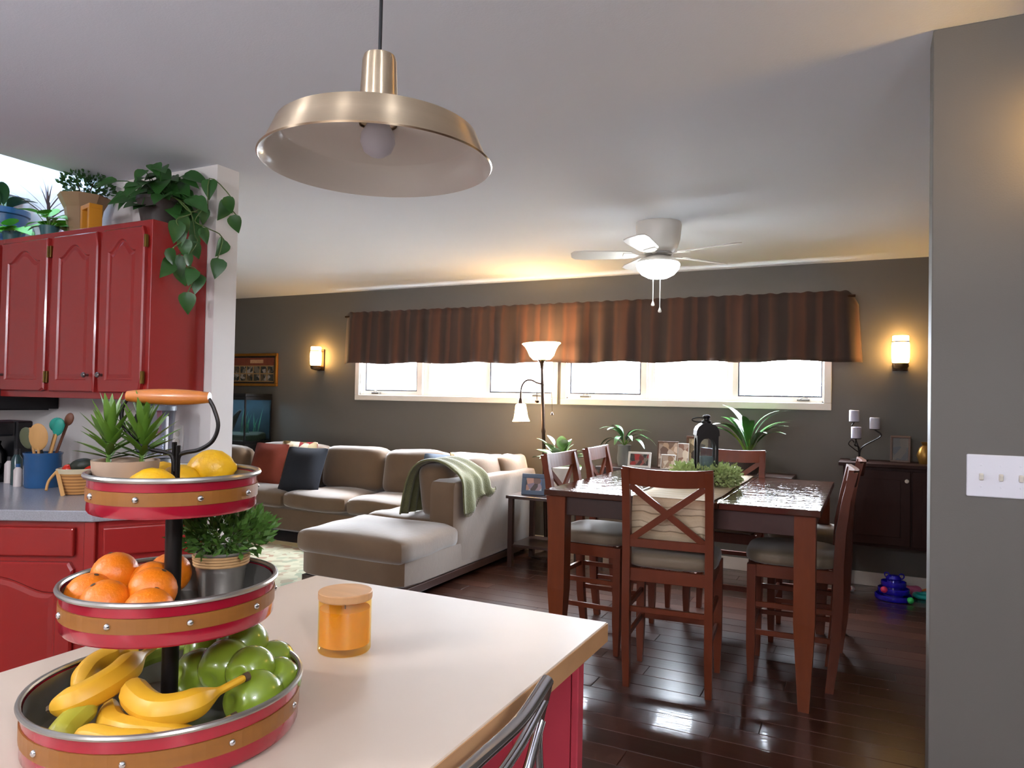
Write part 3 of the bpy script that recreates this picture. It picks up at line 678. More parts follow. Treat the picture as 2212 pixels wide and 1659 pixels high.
# blender
bl = thing('blender', 'glass jar blender with a dark handle behind the tray handle', 'blender', (-2.895, 2.24, ZK), YAW)
part('base', lathe([(0, 0), (.075, 0), (.078, .02), (.06, .11), (.055, .125), (0, .125)], 32), mat('grey_blender_base', (90, 92, 96), .35), bl, True)
part('jar', lathe([(.045, .125), (.05, .14), (.066, .33), (.068, .345), (.064, .345), (.048, .145)], 32), glassmat('clear_glass', (228, 232, 238), .18), bl, True)
part('lid', lathe([(.07, .345), (.07, .365), (.06, .372), (.03, .374), (.03, .385), (0, .386)], 32), mat('grey_lid', (96, 104, 112), .4), bl, True)
part('handle', tube(spline([(-.06, 0, .33), (-.10, -.005, .32), (-.108, -.005, .24), (-.095, 0, .16), (-.055, 0, .155)]), .010, 8), black_pl, bl, True)
part('measure_strip', B(.05, -.045, .16, .058, -.035, .32, .002), mat('white_print', (236, 238, 240), .4), bl)
# outlet on the white wall
ot = thing('wall_outlet', 'white outlet cover plate on the white wall beside the blender', 'outlet', (-3.028, 2.45, 1.122))
part('plate', B(-.037, -.006, -.06, .037, 0, .06, .003), trim_white, ot)
for dz in (-.02, .02): part('socket', lathe([(0, 0), (.016, 0), (.016, .002), (0, .002)], 16), mat('ivory_plastic', (214, 206, 190), .4), ot, False, (0, -.006, dz), (PI/2, 0, 0))

# ------------------------------------------------------------------ three gang switch on the partition
sw = thing('switch_plate', 'white three gang light switch plate on the grey partition', 'light switch', (.329, 2.40, 1.153))
part('plate', B(-.081, -.007, -.059, .081, 0, .059, .004, 2), mat('white_switch_plastic', (232, 232, 238), .3, var=.01), sw)
for k in (-1, 0, 1):
    t_ = part('toggle', B(-.005, -.017, -.008, .005, -.006, .010, .002), mat('cream_toggle', (226, 222, 206), .35), sw, loc=(k*.046, 0, 0), rot=(R(18), 0, 0))
    for dz in (-.03, .03): part('screw', lathe([(0, 0), (.003, 0), (.0025, .001), (0, .0012)], 8), mat('white_switch_plastic', (232, 232, 238), .3), sw, False, (k*.046, -.007, dz), (PI/2, 0, 0))
# ------------------------------------------------------------------ plants on top of the wall cabinets
ZU = UZ1+.001
po = thing('pothos_plant', 'large trailing pothos hanging down the side of the red cabinet', 'plant', (-3.02, 2.30, ZU))
pl_m = mat('pothos_leaf', (48, 92, 40), .35, var=.3, scale=9)
part('pot', lathe([(0, 0), (.07, 0), (.095, .12), (.10, .125), (.10, .14), (.09, .14), (.085, .12), (0, .115)], 32), mat('dark_plant_pot', (60, 52, 48), .5), po, True)
part('soil', lathe([(0, .116), (.086, .12), (0, .125)], 20, cap=False), soil, po)
ptop = [(-3.182,2.140,2.307),(-3.236,2.230,2.261),(-3.324,2.320,2.270),(-3.013,2.185,2.337),(-3.039,2.275,2.401),(-2.92,2.20,2.36),(-2.928,2.230,2.292),(-3.195,2.320,2.325),(-2.935,2.300,2.345),(-3.005,2.390,2.334),(-2.902,2.360,2.270),(-3.008,2.330,2.262),(-3.093,2.320,2.269),(-2.974,2.185,2.189),(-2.873,2.360,2.333),(-2.781,2.330,2.217),(-2.920,2.300,2.202),(-3.024,2.25,2.251),(-2.930,2.360,2.191),(-2.839,2.330,2.153),(-3.005,2.140,2.276),(-3.163,2.230,2.275),(-3.058,2.25,2.29),(-2.954,2.185,2.300),(-2.955,2.300,2.297),(-2.870,2.22,2.236),(-3.102,2.230,2.242)]
phang = [(-2.800,2.396,2.306),(-2.755,2.186,2.054),(-2.770,2.245,2.089),(-2.785,2.308,2.083),(-2.800,2.369,2.163),(-2.755,2.211,2.018),(-2.770,2.360,2.061),(-2.785,2.310,2.019),(-2.790,2.470,2.041),(-2.755,2.236,1.982),(-2.770,2.183,1.931),(-2.785,2.168,1.888),(-2.800,2.239,1.912),(-2.755,2.263,1.924),(-2.770,2.311,1.986),(-2.785,2.444,1.936),(-2.800,2.265,1.864),(-2.755,2.270,1.862),(-2.770,2.316,1.842),(-2.785,2.281,1.749),(-2.790,2.475,2.222),(-2.755,2.482,2.237),(-2.770,2.535,2.161)]
plm = leafmesh('pothos_leaf', .105, .075, pl_m, 'heart', .28, .35, 8)
base = Vector((-3.02, 2.30, ZU)); crown = Vector((0, 0, .14))
toc = Vector((.43, -.9, 0))
ptop = [(a, min(b, 2.37), min(c, 2.36)) for a, b, c in ptop]
ptop += [(a+rnd.uniform(-.05, .05), min(2.37, b+rnd.uniform(-.05, .05)), c+rnd.uniform(-.03, .03)) for a, b, c in ptop[2:]]
for k, p in enumerate(ptop):
    p = Vector(p)-base; out = Vector((p.x, p.y, 0)); out = out.normalized() if out.length > .02 else Vector((0, -1, 0))
    d = (out*.7+toc*.25+Vector((rnd.uniform(-.4, .4), rnd.uniform(-.4, .4), rnd.uniform(-.75, -.1)))).normalized()
    leaf(po, plm, p-d*.05, d, (toc.x*.7, toc.y*.7, .75), rnd.uniform(.85, 1.25))
    part('petiole', tube(spline([crown+out*.02, (crown+p)*.5+Vector((0, 0, .04)), p-d*.05], 3), .0022, 5), pl_m, po, True)
chain = [(-2.95, 2.28, 2.26), (-2.80, 2.26, 2.16)]
vines = [[0, 21, 20, 22], [4, 3, 6, 8, 15], [2, 1, 5, 9, 10, 11], [7, 14, 13, 12, 16, 17, 18, 19]]
for k, p in enumerate(phang):
    p = Vector(p)-base; d = Vector((rnd.uniform(0, .25), rnd.uniform(-.7, .7), -1)).normalized()
    leaf(po, plm, p-d*.05, d, (.85, -.5, .1), rnd.uniform(.72, 1.05), roll=rnd.uniform(-.5, .5))
for v in vines:
    pts = [crown, Vector((.13, -.02 if v[0] > 1 else .06, .13)), Vector((.215, 0 if v[0] > 1 else .09, .06))]+[Vector(phang[i])-base+Vector((0, 0, .05)) for i in v]
    part('vine', tube(spline(pts, 4), .0028, 5), mat('vine_stem', (84, 104, 50), .6), po, True)

# tan pot with a small leaved bush
tp = thing('bushy_pot_plant', 'small leaved bushy plant in a flared tan pot on the cabinet', 'plant', (-3.60, 2.31, ZU))
part('pot', lathe([(0, 0), (.065, 0), (.09, .15), (.115, .20), (.122, .215), (.11, .215), (.09, .18), (0, .17)], 8), mat('tan_clay_pot', (150, 120, 88), .7, var=.12), tp)
bush(tp, (.01, 0, .275), .135, .12, .075, 420, .028, .016, mat('small_dark_leaf', (44, 84, 36), .5, var=.3), seed=8)
for k in range(5): part('stem', tube([(0, 0, .17), (.03*math.cos(k*1.3), .03*math.sin(k*1.3), .22), (.07*math.cos(k*1.3), .07*math.sin(k*1.3), .28)], .003, 5), stem_m, tp, True)
# blue pot with broad leaves at the far left
bp = thing('blue_pot_plant', 'broad leaved plant in a large blue pot at left edge', 'plant', (-4.25, 2.28, ZU))
part('pot', lathe([(0, 0), (.09, 0), (.115, .17), (.125, .175), (.125, .205), (.112, .205), (.105, .17), (0, .165)], 32), mat('deep_blue_pot', (30, 74, 112), .3, var=.2, coat=.3), bp, True)
blm = leafmesh('broad_leaf', .15, .055, mat('dark_green_leaf', (50, 84, 44), .35, var=.25), 'oval', .2, .7, 8)
for k in range(11):
    a = k*2.4; el = R(35+30*((k*3) % 4)/3); d = Vector((math.cos(a)*math.cos(el), math.sin(a)*math.cos(el), math.sin(el)))
    leaf(bp, blm, Vector((0, 0, .19))+d*.05, d, (0, 0, 1), rnd.uniform(.85, 1.2))
    part('petiole', tube([(0, 0, .165), Vector((0, 0, .19))+d*.05], .003, 5), suc_m, bp)
# dracaena with thin dark leaves
dr = thing('dracaena', 'thin purple brown spiky plant standing between the blue and tan pots', 'plant', (-3.90, 2.31, ZU))
part('pot', lathe([(0, 0), (.05, 0), (.065, .09), (.06, .09), (.055, .075), (0, .07)], 24), mat('white_plant_pot', (210, 214, 218), .4), dr, True)
part('trunk', tube([(0, 0, .07), (.01, 0, .15), (0, 0, .22)], .008, 7), stem_m, dr, True)
drm = leafmesh('dracaena_leaf', .24, .013, mat('dracaena_leaf', (96, 74, 76), .5, var=.25), 'blade', .3, .25, 7)
for k in range(16):
    a = k*2.4; el = R(25+58*(k/15)); d = Vector((math.cos(a)*math.cos(el), math.sin(a)*math.cos(el), math.sin(el)))
    leaf(dr, drm, (0, 0, .12+.10*k/15), d, (0, 0, 1), rnd.uniform(.45, .62) if k > 9 else rnd.uniform(.7, 1.0))
# bright ivies along the cabinet front edge
ivm = leafmesh('ivy_leaf', .10, .088, mat('bright_ivy_leaf', (92, 176, 40), .4, var=.25, scale=10), 'heart', .15, .3, 6)
for (c, n, lab, sd) in (((-3.70, 2.20), 19, 'bright green ivy in front of the tan pot', 4), ((-4.02, 2.20), 12, 'bright green ivy in front of the blue pot', 5)):
    iv = thing('ivy_plant', lab, 'plant', (c[0], c[1], ZU)); q = random.Random(sd)
    part('pot', lathe([(0, 0), (.035, 0), (.045, .05), (.04, .05), (.036, .04), (0, .038)], 20), mat('teal_pot', (52, 96, 100), .4), iv, True)
    for k in range(n):
        a = q.uniform(0, 6.28); el = R(q.uniform(5, 70)); d = Vector((math.cos(a)*math.cos(el), math.sin(a)*math.cos(el)-.3, math.sin(el)))
        p = Vector((0, 0, .04))+d.normalized()*q.uniform(.03, .09); p.z = max(p.z, .02)
        leaf(iv, ivm, p, (d.x, d.y, q.uniform(-.3, .25)), (0, -.4, 1), q.uniform(.7, 1.1))
        part('petiole', tube([(0, 0, .038), p], .0018, 4), suc_m, iv)
# yellow wooden frame shaped ornament
of = thing('wooden_ornament', 'ochre yellow square open frame ornament on the cabinet edge', 'ornament', (-3.37, 2.20, ZU), R(-14))
och = mat('ochre_painted_wood', (200, 132, 28), .5, var=.1)
part('post', B(-.055, -.03, 0, -.033, .03, .10, .002), och, of); part('post', B(.033, -.03, 0, .055, .03, .10, .002), och, of); part('lintel', B(-.055, -.03, .10, .055, .03, .122, .002), och, of)
# ------------------------------------------------------------------ living room: sectional sofa
sofa_m = mat('tan_microfibre', (96, 71, 45), .85, var=.18, scale=7, bump=.08, bscale=30, sheen=.7)
dark_wood = mat('dark_wood', (56, 34, 26), .35, var=.2, scale=8, stretch=(6, 1, 6), coat=.2)
sf = thing('sectional_sofa', 'tan microfibre sectional sofa with a chaise end', 'sofa')
def cb(name, x0, y0, z0, x1, y1, z1, p=8, cuts=9, puff=0., wob=.0, seed=0, rot=(0, 0, 0), parent=sf, m=sofa_m):
    thin = 2 if 'back_cushion' not in name else (1 if (y1-y0) < (x1-x0) else 0)
    if name == 'back_frame': thin = 1 if (y1-y0) < (x1-x0) else 0
    o = part(name, cushion(x1-x0, y1-y0, z1-z0, p if name not in ('seat_cushion', 'chaise_cushion') else 4.5, cuts, puff, wob, seed, plan=18 if name != 'back_cushion' else 7, thin=thin), m, parent, True, ((x0+x1)/2, (y0+y1)/2, (z0+z1)/2), rot); return o
# run along the back wall
cb('base', -5.72, 5.10, .07, -2.95, 5.92, .30, 14)
cb('back_frame', -5.72, 5.72, .30, -2.95, 5.93, .70, 12)
for k, (a, b) in enumerate(((-5.70, -4.86), (-4.86, -4.12), (-4.12, -3.50))): cb('seat_cushion', a, 5.06, .28, b, 5.74, .455, 7, 9, .15, .006, k)
for k, (a, b) in enumerate(((-5.70, -4.80), (-4.80, -4.08), (-4.08, -3.40), (-3.40, -2.92))): cb('back_cushion', a, 5.50, .43, b, 5.80, .835, 4.5, 9, .1, .008, k+10, (R(-9), 0, 0))
# end section in front of the aquarium
cb('base', -6.60, 4.75, .07, -5.74, 5.56, .30, 14)
cb('seat_cushion', -6.58, 4.72, .28, -5.72, 5.35, .455, 7, 9, .15, .006, 5)
cb('back_cushion', -6.55, 5.26, .42, -5.62, 5.52, .80, 4.5, 9, .1, .008, 21, (R(-7), 0, 0))
# run towards the kitchen with the chaise end
cb('base', -3.545, 3.865, .09, -2.662, 5.90, .30, 16)
part('base_rail', B(-3.52, 3.88, .045, -2.662, 5.90, .098, .004), dark_wood, sf)
cb('chaise_cushion', -3.56, 3.84, .235, -2.655, 4.58, .435, 5.5, 11, .12, .007, 7)
cb('seat_cushion', -3.52, 4.56, .26, -2.93, 5.12, .445, 6, 9, .1, .006, 8)
cb('seat_cushion', -3.52, 5.10, .26, -2.93, 5.60, .445, 6, 9, .1, .006, 9)
cb('back_frame', -2.90, 4.50, .10, -2.66, 5.93, .735, 14, 11)
cb('back_cushion', -3.10, 4.62, .42, -2.80, 5.30, .84, 4, 9, .0, .01, 30, (0, R(-8), 0))
cb('back_cushion', -3.06, 5.02, .50, -2.76, 5.66, .86, 3.6, 9, .0, .01, 31, (0, R(-10), 0))
cb('back_cushion', -2.96, 5.40, .55, -2.70, 5.94, .85, 3.2, 9, .0, .01, 32, (0, R(-12), R(4)))
for x, y_ in ((-3.42, 3.96), (-2.74, 3.96), (-3.42, 5.8), (-2.74, 5.8), (-5.6, 5.2), (-5.6, 5.85), (-6.5, 4.85), (-6.5, 5.45)):
    part('foot', lathe([(.025, 0), (.03, .075)], 12), dark_wood, sf, False, (x, y_, 0))
def pillow(label, c, rot, s, m, seed):
    bm = cushion(s, s, .17, 3.2, 10, .0, .003, seed, plan=20)
    for v in bm.verts:
        ax, ay = abs(v.co.x)/(s/2), abs(v.co.y)/(s/2); v.co.z *= max(.1, (1-ax**4*.9)*(1-ay**4*.9)); v.co.x *= 1-.05*(1-ay*ay)*ax; v.co.y *= 1-.05*(1-ax*ax)*ay
    o = tag(part('throw_pillow', bm, m, None, True, c, rot), label, 'pillow', 'throw pillows on the sofa')
    part('zip_tab', B(-.012, -s/2*.97-.006, -.002, .012, -s/2*.93, .002, 0), m, o)
rust = mat('rust_orange_fabric', (106, 36, 13), .9, var=.1, bump=.1, bscale=120)
navy = mat('dark_navy_fabric', (24, 27, 36), .9, var=.1, bump=.1, bscale=120)
floral = patchmat('floral_print', [(226, 214, 190), (150, 40, 44), (210, 190, 150), (120, 100, 60), (236, 226, 206)], 14)
pillow('rust orange throw pillow leaning at the left of the sofa', (-5.36, 5.38, .635), (R(72), 0, R(-2)), .46, rust, 1)
pillow('dark navy throw pillow beside the rust orange one', (-4.80, 5.27, .63), (R(68), 0, R(6)), .46, navy, 2)
pillow('floral throw pillow peeking out behind the rust and navy ones', (-5.08, 5.50, .665), (R(80), 0, R(4)), .44, floral, 3)
pillow('slate blue throw pillow in the far corner of the sofa', (-3.27, 5.34, .655), (R(72), R(0), R(16)), .42, mat('slate_blue_fabric', (74, 84, 98), .9), 4)
pillow('coral pink throw pillow half hidden behind the blanket', (-3.09, 5.22, .63), (R(66), R(0), R(30)), .40, mat('coral_fabric', (196, 92, 76), .9), 5)
pillow('striped cream throw pillow with a knot in the sofa corner', (-3.06, 5.40, .70), (R(70), R(4), R(60)), .36, rampmat('cream_stripe', 0, .05, [(0, (222, 206, 176)), (.45, (236, 226, 206)), (.5, (160, 140, 104)), (.7, (222, 206, 176)), (1, (200, 180, 140))], .9), 6)
# blanket over the near end of the backrest
bm = bmnew(); nu, nv = 34, 26; G = []
prof = [(-3.14, .46), (-3.135, .55), (-3.11, .70), (-3.07, .80), (-3.00, .855), (-2.90, .872), (-2.80, .85), (-2.72, .805), (-2.665, .755), (-2.645, .70), (-2.640, .62), (-2.635, .55), (-2.632, .49)]
pp = spline([(a, 0, b) for a, b in prof], 4)
for i in range(nv+1):
    t = i/nv; row = []
    for j, p in enumerate(pp):
        s = j/(len(pp)-1)
        yy = 4.50+.02*math.sin(5*s)+(.30+.24*max(0, s-.3))*t+.10*s
        fo = .014*math.sin(t*19+3*s)*(.25+abs(s-.5)*1.6)
        cut = 1-.06*math.sin(t*5)
        x = p.x+(fo if s > .6 else -fo if s < .4 else 0); z = p.z+.010*math.sin(t*15)*(1 if .3 < s < .7 else .2)
        if s > .8: z += (s-.8)/.2*.16*t-.03*math.sin(t*9)*(s-.8)/.2
        row.append(bm.verts.new((x, yy, z)))
    G.append(row)
for a, b in zip(G, G[1:]):
    for j in range(len(a)-1): bm.faces.new((a[j], a[j+1], b[j+1], b[j]))
o = part('throw_blanket', bm, mat('sage_green_knit', (98, 97, 60), .95, var=.2, scale=60, bump=.5, bscale=140, sheen=.3), None, True); solid(o, .012, 0)
tag(o, 'sage green throw blanket draped over the sofa backrest', 'blanket')
bm = bmnew()
for k in range(30):
    t = k/29; yy = 4.61+.02*math.sin(5)+.47*t-.0; z0 = .50+.16*t-.03*math.sin(t*9)
    if yy > 5.07: yy = 5.07
    tube([(-2.633, yy, z0), (-2.630, yy+.004, z0-.025)], .003, 4, bm)
fr_ = part('fringe', bm, mat('sage_green_knit', (112, 110, 70), .95), o); fr_['kind'] = 'stuff'

# rug
rug_m = patchmat('cream_floral_rug', [(172, 166, 142), (164, 158, 134), (154, 150, 126), (172, 166, 142), (146, 118, 98), (136, 142, 120), (168, 162, 138)], 16, .95, True)
rg = part('area_rug', B(-5.6, 3.35, .0005, -3.45, 4.98, .012, .003), rug_m); tag(rg, 'cream patterned area rug in front of the sofa', 'rug')
part('border', prism([(-5.6, 3.35), (-3.45, 3.35), (-3.45, 3.47), (-5.6, 3.47)], .012, .0135), mat('rug_border', (176, 160, 120), .95), rg)
part('border', prism([(-5.6, 4.86), (-3.45, 4.86), (-3.45, 4.98), (-5.6, 4.98)], .012, .0135), mat('rug_border', (176, 160, 120), .95), rg)

# ------------------------------------------------------------------ aquarium and picture
aq = thing('aquarium', 'lit black framed aquarium beside the white wall edge', 'aquarium', (-6.38, 5.80, 0))
part('stand', B(-.46, -.19, 0, .46, .19, .80, .006), mat('black_stand', (24, 22, 22), .4), aq)
bm = bmnew()
for zz in ((.80, .835), (1.275, 1.31)):
    box(bm, -.46, -.19, zz[0], .46, -.175, zz[1]); box(bm, -.46, .175, zz[0], .46, .19, zz[1]); box(bm, -.46, -.175, zz[0], -.445, .175, zz[1]); box(bm, .445, -.175, zz[0], .46, .175, zz[1])
for xx in (-.455, .44):
    for yy in (-.19, .175): box(bm, xx, yy, .835, xx+.015, yy+.015, 1.275)
part('frame', bm, black_pl, aq)
bm = bmnew(); box(bm, -.445, -.185, .835, .445, -.181, 1.275); box(bm, .449, -.175, .835, .453, .175, 1.275)
part('glass', bm, glassmat('tank_glass', (206, 226, 226), .07), aq)
part('background', B(-.445, .172, .835, .445, .177, 1.275, 0), mat('dark_tank_background', (24, 38, 42), .8, var=.7, scale=10), aq)
part('gravel', cushion(.88, .34, .09, 8, 10, 0, .008, c=(0, 0, .87)), mat('tank_gravel', (88, 78, 60), .9, var=.5, scale=60), aq, True)
part('hood', B(-.46, -.19, 1.31, .46, .19, 1.345, .004), black_pl, aq)
part('light_strip', B(-.40, -.06, 1.296, .40, .06, 1.309, 0), mat('tank_light', (190, 215, 255), .4, emit=14), aq)
part('driftwood', tube(spline([(-.02, 0, .88), (.02, .04, 1.0), (.10, .02, 1.1), (.22, -.03, 1.16)]), [.04, .035, .03, .012], 8), mat('driftwood', (60, 46, 38), .9), aq, True)
fm = leafmesh('water_plant_leaf', .30, .02, mat('water_plant', (60, 110, 70), .5, var=.3), 'blade', .1, .1)
for k in range(10): leaf(aq, fm, (.16+.20*rnd.random(), .05+.1*rnd.random()-.05, .90), (rnd.uniform(-.3, .3), rnd.uniform(-.2, .2), 1), (0, -1, 0), rnd.uniform(.6, 1))
part('fish', blob(.05, .012, .028, 8, c=(-.05, -.06, 1.10)), mat('orange_fish', (226, 140, 60), .3), aq, True)
pf = thing('collage_picture', 'gold framed photo collage hanging on the grey wall', 'picture', (-6.33, YB, 1.615))
gold = mat('gold_frame', (168, 112, 40), .35, .6, var=.2)
bm = bmnew()
for q in ((-.42, -.185, .42, -.155), (-.42, .155, .42, .185), (-.42, -.155, -.39, .155), (.39, -.155, .42, .155)): box(bm, q[0], -.028, q[1], q[2], 0, q[3])
part('frame', bev(bm, .004, 1), gold, pf)
bm = bmnew()
for q in ((-.385, -.15, .385, -.138), (-.385, .138, .385, .15), (-.385, -.138, -.373, .138), (.373, -.138, .385, .138)): box(bm, q[0], -.02, q[1], q[2], -.001, q[3])
part('inner_frame', bm, mat('black_lacquer', (26, 20, 18), .3), pf)
part('mat_board', B(-.373, -.008, -.138, .373, -.002, .138, 0), mat('buff_mat_board', (150, 116, 72), .8), pf)
part('title_strip', B(-.373, -.0095, .05, .373, -.008, .138, 0), mat('rust_title_strip', (120, 54, 30), .8, var=.3, scale=20), pf)
part('title_lettering', B(.0, -.0105, .075, .20, -.0095, .115, 0), mat('faded_lettering', (186, 140, 100), .8, var=.4, scale=60), pf)
ph_m = patchmat('small_photographs', [(60, 58, 50), (110, 100, 84), (40, 44, 40), (150, 140, 130), (84, 70, 50)], 26)
for r_ in range(2):
    for k in range(7):
        x = -.36+k*.105
        part('photograph', B(x, -.0105, -.125+r_*.088, x+.085, -.008, -.05+r_*.088, 0), ph_m, pf)

# ------------------------------------------------------------------ sconces
glow = mat('sconce_shade_glass', (255, 236, 200), .4, emit=22, ecol=(255, 196, 112), var=.02)
def sconce(c, label):
    o = thing('wall_sconce', label, 'sconce', c, 0, 'sconces on the grey wall')
    part('back_plate', B(-.05, -.014, -.13, .05, 0, .10, .004), bronze, o)
    part('shade', lathe([(.050, -.075), (.0555, -.07), (.06, -.02), (.0595, .05), (.056, .076), (.056, .082), (.054, .082), (.054, .118), (.050, .122), (0, .122)], 32, 0, -.085, cap=False), glow, o, True)
    part('band', lathe([(.0575, .074), (.0575, .082)], 32, 0, -.085), bronze, o)
    part('holder', lathe([(.052, -.078), (.055, -.10), (.045, -.118), (.02, -.126), (0, -.13)], 24, 0, -.085), mat('pierced_bronze', (110, 84, 54), .4, .7, var=.4, scale=40), o, True)
    part('arm', tube([(0, -.004, -.10), (0, -.07, -.115)], .01, 8), bronze, o, True)
sconce((-5.30, YB, 1.735), 'small lit wall sconce at the left end of the windows')
sconce((.205, YB, 1.735), 'lit wall sconce on the grey wall near the partition')
# a third one of the kind on the kitchen side of the partition, just outside the picture
def sconce2(c):
    o = thing('wall_sconce', 'lit wall sconce on the kitchen side of the partition, outside the view', 'sconce', c, 0)
    part('back_plate', B(-.05, -.014, -.13, .05, 0, .10, .004), bronze, o)
    part('shade', lathe([(.050, -.075), (.06, -.02), (.056, .076), (.054, .118), (0, .122)], 32, 0, -.085, cap=False), glow2, o, True)
    part('holder', lathe([(.052, -.078), (.045, -.118), (0, -.13)], 24, 0, -.085), bronze, o, True)
    part('light_stop_cap', lathe([(.058, .120), (.10, .118), (.10, .125), (0, .135)], 32, 0, -.085), bronze, o, True)  # unseen cap added to keep the glow off the ceiling
glow2 = mat('partition_sconce_glass', (255, 236, 200), .4, emit=22, ecol=(255, 200, 110), var=.02)
sconce2((.58, 2.40, 2.08))

# ------------------------------------------------------------------ floor lamp
fl = thing('floor_lamp', 'tall bronze torchiere floor lamp with a side reading arm', 'lamp', (-2.46, 5.70, 0), 0, None, (0, R(-2.6), 0))
lampg = mat('torchiere_glass', (255, 240, 214), .4, emit=15, ecol=(255, 210, 150), var=.02)
lampg2 = mat('reading_shade_glass', (255, 240, 214), .4, emit=19, ecol=(255, 206, 140), var=.02)
part('base', lathe([(0, 0), (.14, 0), (.14, .012), (.06, .03), (.018, .05)], 32), bronze, fl, True)
part('pole', lathe([(.016, .04), (.016, .55), (.02, .57), (.016, .60), (.016, 1.05), (.02, 1.07), (.015, 1.10), (.015, 1.46), (.016, 1.48), (.013, 1.51), (.011, 1.60), (.017, 1.63), (.019, 1.655), (.03, 1.675), (.045, 1.685)], 20), bronze, fl, True)
part('bowl_shade', lathe([(.04, 1.686), (.075, 1.688), (.105, 1.72), (.125, 1.77), (.145, 1.805), (.168, 1.826), (.165, 1.829), (.14, 1.812), (.118, 1.775), (.098, 1.725), (.07, 1.694), (0, 1.692)], 48, cap=False), lampg, fl, True)
ar = part('reading_arm', tube(spline([(0, 0, 1.475), (-.05, -.01, 1.49), (-.10, -.02, 1.515), (-.15, -.03, 1.505), (-.185, -.035, 1.45), (-.195, -.035, 1.35)]), .008, 8), bronze, fl, True)
part('shade_fitter', lathe([(.012, 1.36), (.018, 1.34), (.02, 1.315), (.03, 1.308)], 20, -.195, -.035), bronze, fl, True)
part('reading_shade', lathe([(.03, 1.312), (.045, 1.302), (.052, 1.25), (.062, 1.19), (.076, 1.158), (.073, 1.158), (.058, 1.195), (.046, 1.255), (.03, 1.304)], 32, -.195, -.035, cap=False), lampg2, fl, True)
part('switch_stem', tube([(-.05, -.01, 1.475), (-.05, -.01, 1.34)], .004, 6), bronze, fl)
part('switch_knob', lathe([(.02, 1.335), (.022, 1.325), (.012, 1.315), (0, 1.313)], 12, -.05, -.01), bronze, fl, True)
part('pull_chain', tube([(.085, 0, 1.46), (.085, 0, 1.235)], .002, 5), bronze, fl)
part('chain_bob', lathe([(0, 1.238), (.008, 1.225), (.014, 1.21), (0, 1.205)], 10, .085, 0), bronze, fl, True)
part('chain_arm', tube([(0, 0, 1.47), (.085, 0, 1.465)], .004, 6), bronze, fl)

# ------------------------------------------------------------------ valance
val_m = rampmat('striped_valance', 0, .47, [(0, (84, 52, 38)), (.07, (92, 56, 40)), (.12, (68, 46, 38)), (.22, (58, 42, 36)), (.27, (80, 52, 40)), (.33, (88, 54, 40)), (.36, (60, 42, 36)), (.50, (66, 48, 42)), (.55, (86, 54, 40)), (.60, (72, 48, 38)), (.68, (56, 40, 34)), (.80, (62, 46, 40)), (.86, (90, 56, 40)), (.92, (76, 50, 40)), (1, (84, 52, 38))], .85, .2, .025)
bm = bmnew(); nx, nz = 420, 14; G = []
VX0, VX1, VZ0, VZ1 = -4.93, -.075, 1.672, 2.205
q = random.Random(5); fr = [(q.uniform(24, 60), q.uniform(0, 6), q.uniform(.3, 1)) for _ in range(6)]
for i in range(nx+1):
    s = i/nx; x = VX0+(VX1-VX0)*s; e = min(s, 1-s)*(VX1-VX0)
    row = []
    for j in range(nz+1):
        v = j/nz
        z = VZ1+(VZ0-VZ1)*v
        am = .006+.032*v
        f = sum(a[2]*math.sin(a[0]*x*.55+a[1]) for a in fr)/3
        y_ = YB-.115-am*f-.02*v
        if e < .12: y_ = YB-.02-(YB-.02-y_)*math.sin(min(1, e/.12)*PI/2)**.6
        if v < .12: y_ += .012*math.sin(PI*v/.12); z += .003*(math.sin(x*70)+math.sin(x*43+1))*(1-v/.12)
        # ends flare out and the header dips towards the wall
        dx = (-.03*(v) if s < .5 else .03*v)*max(0, 1-e/.15)
        z -= .10*max(0, 1-e/.10)**2*(1-v) if s > .5 else .03*max(0, 1-e/.08)**2*(1-v)
        z += .008*math.sin(x*9)*v
        row.append(bm.verts.new((x+dx, y_, z)))
    G.append(row)
for a, b in zip(G, G[1:]):
    for j in range(nz): bm.faces.new((a[j], b[j], b[j+1], a[j+1]))
o = part('window_valance', bm, val_m, None, True); solid(o, .004)
tag(o, 'long brown and rust striped gathered valance above the windows', 'curtain')
part('rod', tube([(VX0+.02, YB-.09, 2.165), (VX1-.02, YB-.09, 2.165)], .010, 8), bronze, o, True)

# ------------------------------------------------------------------ fill globes added behind the viewer to brighten the kitchen
kg = mat('fill_globe_glass', (255, 246, 236), .4, emit=104, ecol=(240, 242, 252), var=.01)
for c, l in (((-2.1, -.5), 'fill globe added on the left side, outside the view'), ((.9, -.4), 'fill globe added on the right side, outside the view'), ((-.6, -1.6), 'fill globe added at the rear, outside the view')):
    o = thing('fill_globe', l, 'fill light', (c[0], c[1], 0), 0, 'added fill globes')
    part('canopy', lathe([(.09, ZC), (.09, ZC-.02), (.07, ZC-.03)], 32), nickel, o, True)
    part('stem', tube([(0, 0, ZC-.03), (0, 0, ZC-.36)], .008, 8), nickel, o)
    part('globe', blob(.11, .11, .11, 14, c=(0, 0, ZC-.46)), kg, o, True)
